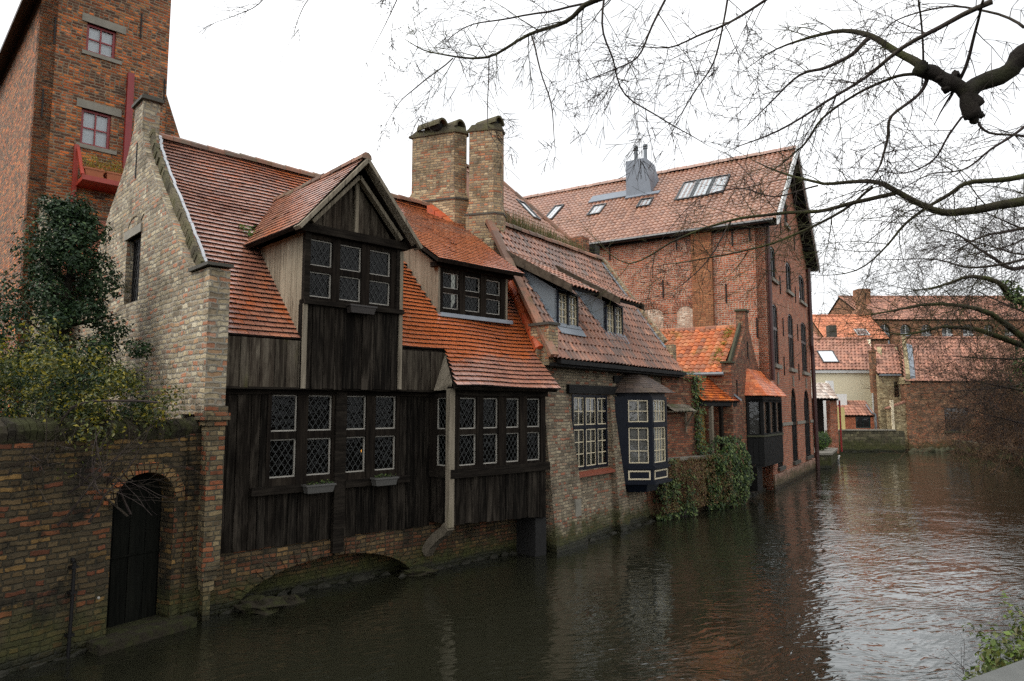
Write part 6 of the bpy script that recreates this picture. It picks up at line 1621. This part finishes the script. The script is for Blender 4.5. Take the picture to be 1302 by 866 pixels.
LI = [
 ([(1172, 84, 5.2), (1150, 65, 5.3), (1105, 46, 5.5), (1060, 42, 5.7), (1000, 57, 5.9), (960, 80, 6.1)], (.042, .034, .026, .018, .01, .004), 16, (.4, 1.0), .007, 2),
 ([(1107, 47, 5.5), (1085, 70, 5.5), (1050, 85, 5.6), (1015, 95, 5.7), (985, 125, 5.8), (950, 160, 5.9)], (.024, .02, .016, .012, .008, .004), 14, (.4, .9), .006, 2),
 ([(1172, 92, 5.2), (1140, 95, 5.3), (1090, 120, 5.5), (1045, 150, 5.7), (1020, 185, 5.8), (985, 215, 5.9)], (.016, .014, .012, .011, .008, .004), 12, (.4, 1.), .006, 2),
 ([(1178, 100, 5.2), (1168, 120, 5.2), (1132, 148, 5.2), (1128, 180, 5.25), (1118, 210, 5.3), (1102, 230, 5.3)], (.018, .016, .014, .012, .009, .004), 8, (.4, .9), .006, 2),
 ([(1262, 2, 4.7), (1210, 30, 4.9), (1150, 60, 5.1), (1100, 100, 5.3), (1050, 130, 5.5), (990, 165, 5.8), (930, 190, 6.1)], (.022, .02, .018, .015, .012, .009, .004), 18, (.4, 1.1), .007, 2),
 ([(1250, 0, 4.7), (1240, 40, 4.9), (1222, 98, 5.1)], (.01, .012, .016), 4, (.4, .8), .005, 2),
 ([(1228, 145, 5.1), (1205, 175, 5.2), (1185, 205, 5.3), (1150, 218, 5.5), (1110, 216, 5.7)], (.01, .009, .008, .006, .003), 9, (.4, .8), .005, 2),
 ([(1245, 155, 5.1), (1260, 168, 5.1), (1302, 172, 5.1), (1340, 180, 5.1)], (.012, .01, .009, .005), 6, (.4, .8), .005, 2),
 ([(1168, 0, 4.9), (1171, 40, 5.1), (1173, 84, 5.2)], (.008, .008, .01), 3, (.3, .6), .004, 2),
 ([(980, -80, 5.2), (870, -45, 5.4), (760, 2, 5.6), (720, 28, 5.7), (672, 47, 5.8), (620, 73, 5.9), (580, 74, 6.0), (540, 62, 6.1), (515, 50, 6.2)], (.04, .034, .026, .02, .016, .012, .009, .007, .003), 26, (.45, 1.1), .008, 3),
 ([(760, 2, 5.6), (712, 12, 5.7), (650, 22, 5.8), (600, 30, 5.9), (565, 55, 5.9)], (.012, .01, .008, .006, .003), 12, (.4, .9), .005, 2),
 ([(676, 46, 5.75), (688, 90, 5.7), (700, 130, 5.7), (706, 190, 5.7)], (.009, .007, .006, .003), 6, (.25, .6), .004, 2),
 ([(622, 73, 5.9), (622, 110, 5.85), (620, 160, 5.8), (632, 185, 5.8)], (.007, .006, .004, .002), 6, (.25, .6), .004, 2),
 ([(576, 74, 6.), (530, 110, 6.), (508, 130, 6.), (488, 165, 6.)], (.007, .006, .004, .002), 7, (.25, .6), .004, 2),
 ([(770, -30, 5.5), (765, 30, 5.5), (780, 75, 5.6), (795, 120, 5.7), (850, 155, 5.8), (900, 185, 5.9)], (.012, .011, .009, .008, .007, .003), 12, (.3, .8), .005, 2),
 ([(860, -30, 5.3), (830, 30, 5.4), (810, 70, 5.5), (775, 90, 5.6), (735, 105, 5.7)], (.012, .01, .008, .006, .003), 12, (.4, .9), .006, 2),
 ([(930, -30, 5.3), (920, 30, 5.4), (908, 80, 5.5), (880, 120, 5.6), (862, 150, 5.7)], (.012, .01, .009, .006, .003), 12, (.4, .9), .006, 2),
 ([(1020, -30, 5.0), (960, 10, 5.2), (900, 40, 5.4), (850, 60, 5.6), (800, 58, 5.8)], (.014, .012, .01, .007, .003), 14, (.4, 1.), .006, 2),
 ([(360, -30, 5.6), (330, 5, 5.7), (300, 20, 5.7), (275, 28, 5.8)], (.006, .005, .004, .002), 6, (.25, .5), .004, 1),
 ([(430, -30, 5.6), (395, -4, 5.7), (380, 20, 5.7), (372, 45, 5.7)], (.006, .005, .004, .002), 6, (.25, .5), .004, 1),
 ([(520, -40, 5.6), (505, 0, 5.7), (490, 30, 5.7), (470, 70, 5.7)], (.007, .006, .004, .002), 6, (.25, .5), .004, 2),
 ([(1302, 35, 4.6), (1255, 15, 4.8), (1200, 8, 5.), (1140, 25, 5.2), (1120, 45, 5.3)], (.012, .01, .008, .006, .003), 12, (.4, .9), .005, 2),
]
for i, (pts, rad, tw_, tl, tr_, lev) in enumerate(LI):
    un(limb(T1, pts, [r * .9 for r in rad], MT['bark_green' if i in (0, 2, 9) else 'bark_twig'], int(tw_ * .8), tl, tr_ * .8, min(lev, 2), -.05, 4, 'branch', 20 + i), T1)
T2 = thing('low_bough_tree', 'bare mossy tree with long low boughs reaching left across the canal', 'tree', (8.4, 7.2, 1.0))
M = MB(); M.tube(smooth_path([(0, 0, -.3), (.1, 0, 1.5), (0, .1, 3.2), (.2, 0, 5.5), (.5, .2, 8)]), [.3 - .012 * k for k in range(17)], 12); M.build('trunk', MT['bark_green'], T2, True)
LI = [
 ([(1470, 240, 7.1), (1380, 255, 7.0), (1302, 258, 7.), (1240, 268, 7.), (1190, 265, 7.1), (1140, 245, 7.2), (1110, 232, 7.3), (1050, 234, 7.5), (1000, 222, 7.7), (960, 205, 7.9)], (.1, .085, .065, .055, .045, .038, .03, .022, .015, .006), 18, (.6, 1.4), .01, 2),
 ([(1140, 245, 7.2), (1090, 258, 7.3), (1040, 270, 7.5), (990, 272, 7.7), (930, 280, 7.9), (870, 300, 8.1), (800, 335, 8.3), (758, 305, 8.4)], (.032, .03, .027, .024, .02, .016, .011, .005), 16, (.6, 1.3), .008, 2),
 ([(1110, 238, 7.3), (1060, 275, 7.4), (1010, 300, 7.5), (950, 318, 7.7), (890, 330, 7.9), (840, 338, 8.1)], (.022, .02, .018, .014, .01, .004), 14, (.5, 1.2), .008, 2),
 ([(1420, 190, 7.), (1302, 225, 7.), (1240, 230, 7.), (1200, 248, 7.1), (1160, 275, 7.2), (1130, 310, 7.3), (1090, 345, 7.4), (1040, 350, 7.6)], (.05, .04, .032, .028, .022, .016, .01, .004), 16, (.6, 1.3), .008, 2),
 ([(1400, 90, 6.8), (1302, 160, 6.9), (1260, 190, 7.), (1225, 215, 7.1), (1180, 222, 7.2), (1130, 250, 7.3)], (.03, .022, .018, .012, .008, .004), 16, (.5, 1.2), .007, 2),
 ([(1400, 300, 7.), (1302, 330, 7.1), (1240, 340, 7.2), (1190, 330, 7.3), (1120, 330, 7.5)], (.03, .022, .016, .01, .004), 12, (.5, 1.1), .007, 2),
 ([(930, 280, 7.9), (900, 330, 7.9), (870, 360, 7.9), (850, 372, 7.9)], (.012, .01, .007, .003), 6, (.3, .7), .005, 2),
 ([(1040, 236, 7.5), (985, 250, 7.6), (940, 240, 7.8), (885, 255, 8), (845, 300, 8.1)], (.014, .011, .009, .007, .003), 8, (.4, .9), .006, 2),
]
for i, (pts, rad, tw_, tl, tr_, lev) in enumerate(LI):
    un(limb(T2, pts, [r * .78 for r in rad], MT['bark_green' if i < 4 else 'bark_twig'], tw_, tl, tr_ * .75, lev, -.03, 4, 'branch', 60 + i), T2)
RMIN = .0032
T3 = thing('ivy_clad_tree', 'bare tree with an ivy clad trunk arching over the right side of the canal', 'tree', (17.5, 19.5, .8))
M = MB(); M.tube(smooth_path([(0, 0, -.3), (-.3, 0, 2.), (-.2, .2, 4.5), (.2, 0, 8)]), [.4 - .018 * k for k in range(13)], 12); M.build('trunk', MT['bark_green'], T3, True)
LI = [
 ([(1430, 560, 18), (1340, 470, 17), (1300, 430, 16.5), (1260, 400, 16), (1220, 388, 16), (1170, 388, 16.2), (1120, 398, 16.5), (1090, 402, 17)], (.2, .16, .13, .1, .075, .055, .03, .01), 22, (1., 2.4), .016, 2),
 ([(1430, 480, 18), (1302, 440, 17), (1250, 422, 16.5), (1200, 416, 16.5), (1150, 425, 16.8), (1110, 418, 17.2)], (.16, .12, .09, .06, .035, .01), 20, (1., 2.4), .016, 2),
 ([(1420, 380, 17.5), (1302, 385, 17), (1270, 360, 16.5), (1235, 352, 16.5), (1190, 365, 17), (1150, 372, 17.2)], (.16, .15, .1, .07, .04, .012), 22, (1., 2.2), .014, 2),
 ([(1420, 300, 18), (1302, 340, 17.5), (1265, 330, 17.5), (1220, 300, 17.5), (1180, 290, 17.5)], (.12, .09, .06, .035, .01), 22, (1., 2.4), .014, 2),
 ([(1420, 250, 18), (1302, 290, 18), (1250, 300, 18), (1200, 330, 18)], (.1, .07, .045, .01), 20, (1., 2.2), .014, 2),
]
 
for (y0, y1, u1, dd) in ((330, 300, 1215, 18.5), (300, 262, 1240, 19), (450, 452, 1200, 18), (500, 478, 1215, 18.5), (540, 520, 1230, 19), (410, 362, 1225, 19.5), (470, 500, 1180, 20), (280, 330, 1200, 20)):
    LI.append(([(1440, y0 + 30, dd + 1), (1340, y0, dd), (1290, (y0 + y1) / 2 + 6, dd - .3), (u1, y1, dd - .6)], (.1, .07, .04, .008), 20, (1., 2.4), .012, 2))
for i, (pts, rad, tw_, tl, tr_, lev) in enumerate(LI):
    un(limb(T3, pts, [r * .62 for r in rad], MT['bark_green' if i < 3 else 'bark_twig'], int(tw_ * 1.3), tl, tr_ * .75, lev, -.02, 5, 'branch', 80 + i), T3)
L = MB()
for k in range(22):
    u = 1280 + k * 3; leaf_blob(L, cam_point(u, 358 + (u - 1268) * .7 + rnd(-8, 8), 16.6), rnd(.12, .24), 30, .1, 0, .7)
for k in range(14): leaf_blob(L, cam_point(1304 + k * 4, rnd(360, 500), 17), rnd(.3, .5), 60, .12, 0, .7)
un(L.build('ivy_leaves', MT['leaf_ivy'], T3), T3)
T4 = thing('brown_bush', 'dense reddish brown bare bush leaning over the water at the far right', 'bush', (26.5, 34.5, .4))
random.seed(5); RMIN = .0065
M = MB()
for k in range(36):
    a = rnd(-.75, .75) + PI; e = rnd(.1, 1.2)
    d = Vector((math.cos(a) * math.cos(e), math.sin(a) * .8 * math.cos(e), math.sin(e)))
    twig(M, Vector((rnd(-.6, 1.2), rnd(-.8, .8), rnd(0, .6))), d, rnd(2.6, 5.2), .03, 3, rnd(-.05, .02), .3, 5)
for k in range(34):
    a = rnd(-.9, .9) + PI; e = rnd(.3, 1.4)
    d = Vector((math.cos(a) * math.cos(e), math.sin(a) * .8 * math.cos(e), math.sin(e)))
    twig(M, Vector((rnd(-.5, 4), rnd(-1, 1.5), rnd(0, .8))), d, rnd(3.4, 6.6), .028, 3, .0, .3, 5)
M.build('twigs', MT['bark_brown'], T4); RMIN = .0021
o = thing('bank_weeds', 'green weeds at the foot of the brown bush on the right bank', 'weeds', (25.5, 33.4, .1))
L = MB()
for k in range(16): leaf_blob(L, (rnd(-.9, 1.8), rnd(-.5, .5), rnd(.05, .7)), rnd(.2, .4), 60, .12, 0, .5)
L.build('leaves', MT['leaf_bright'], o)
for (x, y, s, sd, lab) in ((24.8, 70, 1., 3, 'pale distant bare tree between the warehouse and the orange roof'),):
    o = thing('distant_tree', lab, 'tree', (x, y, 1)); random.seed(sd); M = MB(); M.tube([(0, 0, 0), (0, 0, 6), (.1, 0, 10)], [.25, .18, .1], 6)
    for k in range(34): a = rnd(0, 6.28); twig(M, Vector((0, 0, rnd(5, 11))), Vector((math.cos(a), math.sin(a), rnd(.5, 1.8))), rnd(2., 4.4), .03, 3, -.06, .3, 5)
    M.build('trunk', MT['bark_pale'], o)
# near right corner: ledge stone, moss and leafy bush
random.seed(9)
o = thing('stone_ledge', 'grey stone ledge at the lower right corner of the view', 'ledge', (3.0, 4.3, 0))
M = MB(); M.hexa([(-.66, -1.8, -.5), (2.2, -1.6, -.5), (2.0, 1.3, -.5), (-.28, .0, -.5)], [(-.7, -1.8, 1.34), (2.2, -1.6, 1.38), (2.0, 1.25, 1.38), (-.3, -.02, 1.36)]); M.build('block', MT['ledge_stone'], o)
def corner_bush():
    o = thing('corner_bush', 'leafy green bush growing over the water beside the stone ledge', 'bush', (4.28, 6.0, .25))
    L = MB()
    for k in range(24): leaf_blob(L, (rnd(-.22, .8), rnd(-.5, .4), rnd(.25, .85)), rnd(.14, .24), 170, .06, 0, .6)
    for k in range(7): leaf_blob(L, (rnd(-.4, .2), rnd(-.3, .3), rnd(.75, 1.1)), rnd(.04, .1), 14, .045, 0, .45)
    L.build('leaves', MT['leaf_bright2'], o)
    L = MB()
    for k in range(14): leaf_blob(L, (rnd(-.6, .1), rnd(-1.1, -.7), rnd(.65, .85)), rnd(.08, .14), 90, .03, 0, .6)
    L.build('moss_leaves', MT['leaf_moss'], o)
    M = MB()
    for k in range(9): twig(M, Vector((rnd(-.1, .5), rnd(-.2, .3), 0)), Vector((rnd(-.6, .2), rnd(-.3, .3), 1)), rnd(.5, .9), .007, 1, -.05, .4, 3)
    M.build('stem', MT['bark_twig'], o)
corner_bush()

# ================================================================== 11. ground, water, sky, light, camera
def sheet(name, polys, mat, kind='structure'):
    M = MB()
    for pts, z in polys: M.face([(p[0], p[1], z) for p in pts])
    o = M.build(name, mat); o['kind'] = kind; return o
sheet('canal_bed', [([(-400, -400), (400, -400), (400, 600), (-400, 600)], -1.6)], MT['soil'])
sheet('canal_water', [([(-30, -30), (60, -30), (60, 60), (-30, 60)], 0.)], MT['water'])
a = FA.w
sheet('ground', [
    ([(-13, 3.5), FG.w(-9, .3)[:2], FG.w(0, .3)[:2], FA.w(0, .6)[:2], FA.w(7, .6)[:2], FB.w(6.6, .6)[:2], FK.w(3.5, .6)[:2], FD.w(.1, .6)[:2], FC.w(9.8, .6)[:2], (15, 36), (13, 60), (-120, 60), (-120, 3.5)], 1.3),
    ([(13, 60), (14.8, 36), (15.2, 40), (20, 47.4), (60, 47.4), (60, 60)], .5),
    ([(-400, 60), (400, 60), (400, 600), (-400, 600)], .5),
    ([(4.2, 3.4), (5.6, 6.), (10.5, 12.), (16.4, 20.), (26., 33.), (30., 47.), (60, 47.), (60, 3.4)], .75),
    ([(2.9, -30), (3.1, 3.4), (60, 3.4), (60, -30)], 1.2)], MT['soil'])
o = bpy.data.objects.new('right_bank_wall', None); COL.objects.link(o); tag(o, 'low mossy stone wall holding the right bank of the canal', 'wall')
M = MB(); line = [(3.1, 3.4), (4.2, 3.4), (5.6, 6.), (10.5, 12.), (16.4, 20.), (26., 33.), (30., 47.)]
for p, q in zip(line[1:-1], line[2:]):
    S = seg(q, p) ; M.wall(lambda u, z, w: S(u, z, w), rect(0, S.L, -.6, .8), [], .3)
M.build('stonework', MT['quay_stone'], o)

ELEV, AZ, SUN = 55., 245., .8
w = bpy.data.worlds.new('World'); SC.world = w; w.use_nodes = True
nt = w.node_tree; nt.nodes.clear()
out = nt.nodes.new('ShaderNodeOutputWorld'); bg = nt.nodes.new('ShaderNodeBackground'); sky = nt.nodes.new('ShaderNodeTexSky')
sky.sky_type = 'NISHITA'; sky.sun_disc = False; sky.sun_elevation = math.radians(ELEV); sky.sun_rotation = math.radians(AZ); sky.dust_density = 6.; sky.air_density = 1.; sky.ozone_density = 1.
hs = nt.nodes.new('ShaderNodeHueSaturation'); hs.inputs['Saturation'].default_value = .1
nt.links.new(sky.outputs[0], hs.inputs['Color'])
mx = nt.nodes.new('ShaderNodeMix'); mx.data_type = 'RGBA'; mx.inputs[0].default_value = .72
nt.links.new(hs.outputs[0], mx.inputs[6]); tc = nt.nodes.new('ShaderNodeTexCoord'); cl = nt.nodes.new('ShaderNodeTexNoise'); cl.inputs['Scale'].default_value = 2.2; cl.inputs['Detail'].default_value = 5.; cl.inputs['Roughness'].default_value = .55
nt.links.new(tc.outputs['Generated'], cl.inputs['Vector'])
cr = nt.nodes.new('ShaderNodeValToRGB'); nt.links.new(cl.outputs[0], cr.inputs[0])                # the cloud deck, faintly uneven
cr.color_ramp.elements[0].position = .36; cr.color_ramp.elements[0].color = (4.7, 4.9, 5.1, 1); cr.color_ramp.elements[1].position = .6; cr.color_ramp.elements[1].color = (9.2, 9.3, 9.4, 1)
nt.links.new(cr.outputs[0], mx.inputs[7])
nt.links.new(mx.outputs[2], bg.inputs[0]); bg.inputs[1].default_value = .1
nt.links.new(bg.outputs[0], out.inputs[0])
ld = bpy.data.lights.new('sun', 'SUN'); ld.energy = SUN; ld.angle = math.radians(25); ld.color = (1, .96, .9)
lo = bpy.data.objects.new('sun', ld); COL.objects.link(lo)
az = math.radians(AZ); el = math.radians(ELEV)
dv = Vector((math.sin(az) * math.cos(el), math.cos(az) * math.cos(el), math.sin(el)))     # towards the sun
lo.rotation_euler = dv.to_track_quat('Z', 'Y').to_euler()
cd = bpy.data.cameras.new('camera'); co = bpy.data.objects.new('camera', cd); COL.objects.link(co)
cd.sensor_width = 36.; cd.lens = 36 * 868 / 1302; cd.clip_start = .05; cd.clip_end = 2000
co.location = (0, 0, 3); co.rotation_euler = (math.radians(90) + math.atan(85 / 868), 0, 0)
SC.camera = co
SC.view_settings.view_transform = 'Standard'; SC.view_settings.look = 'None'; SC.view_settings.gamma = 1.; SC.view_settings.exposure = EXPO if 'EXPO' in globals() else 0.
SC.view_settings.use_curve_mapping = False
SC.cycles.use_denoising = False
SC.cycles.max_bounces = 6; SC.cycles.diffuse_bounces = 3; SC.cycles.transparent_max_bounces = 12
SC.cycles.caustics_reflective = False; SC.cycles.caustics_refractive = False
SC.render.resolution_x = 1024; SC.render.resolution_y = 681
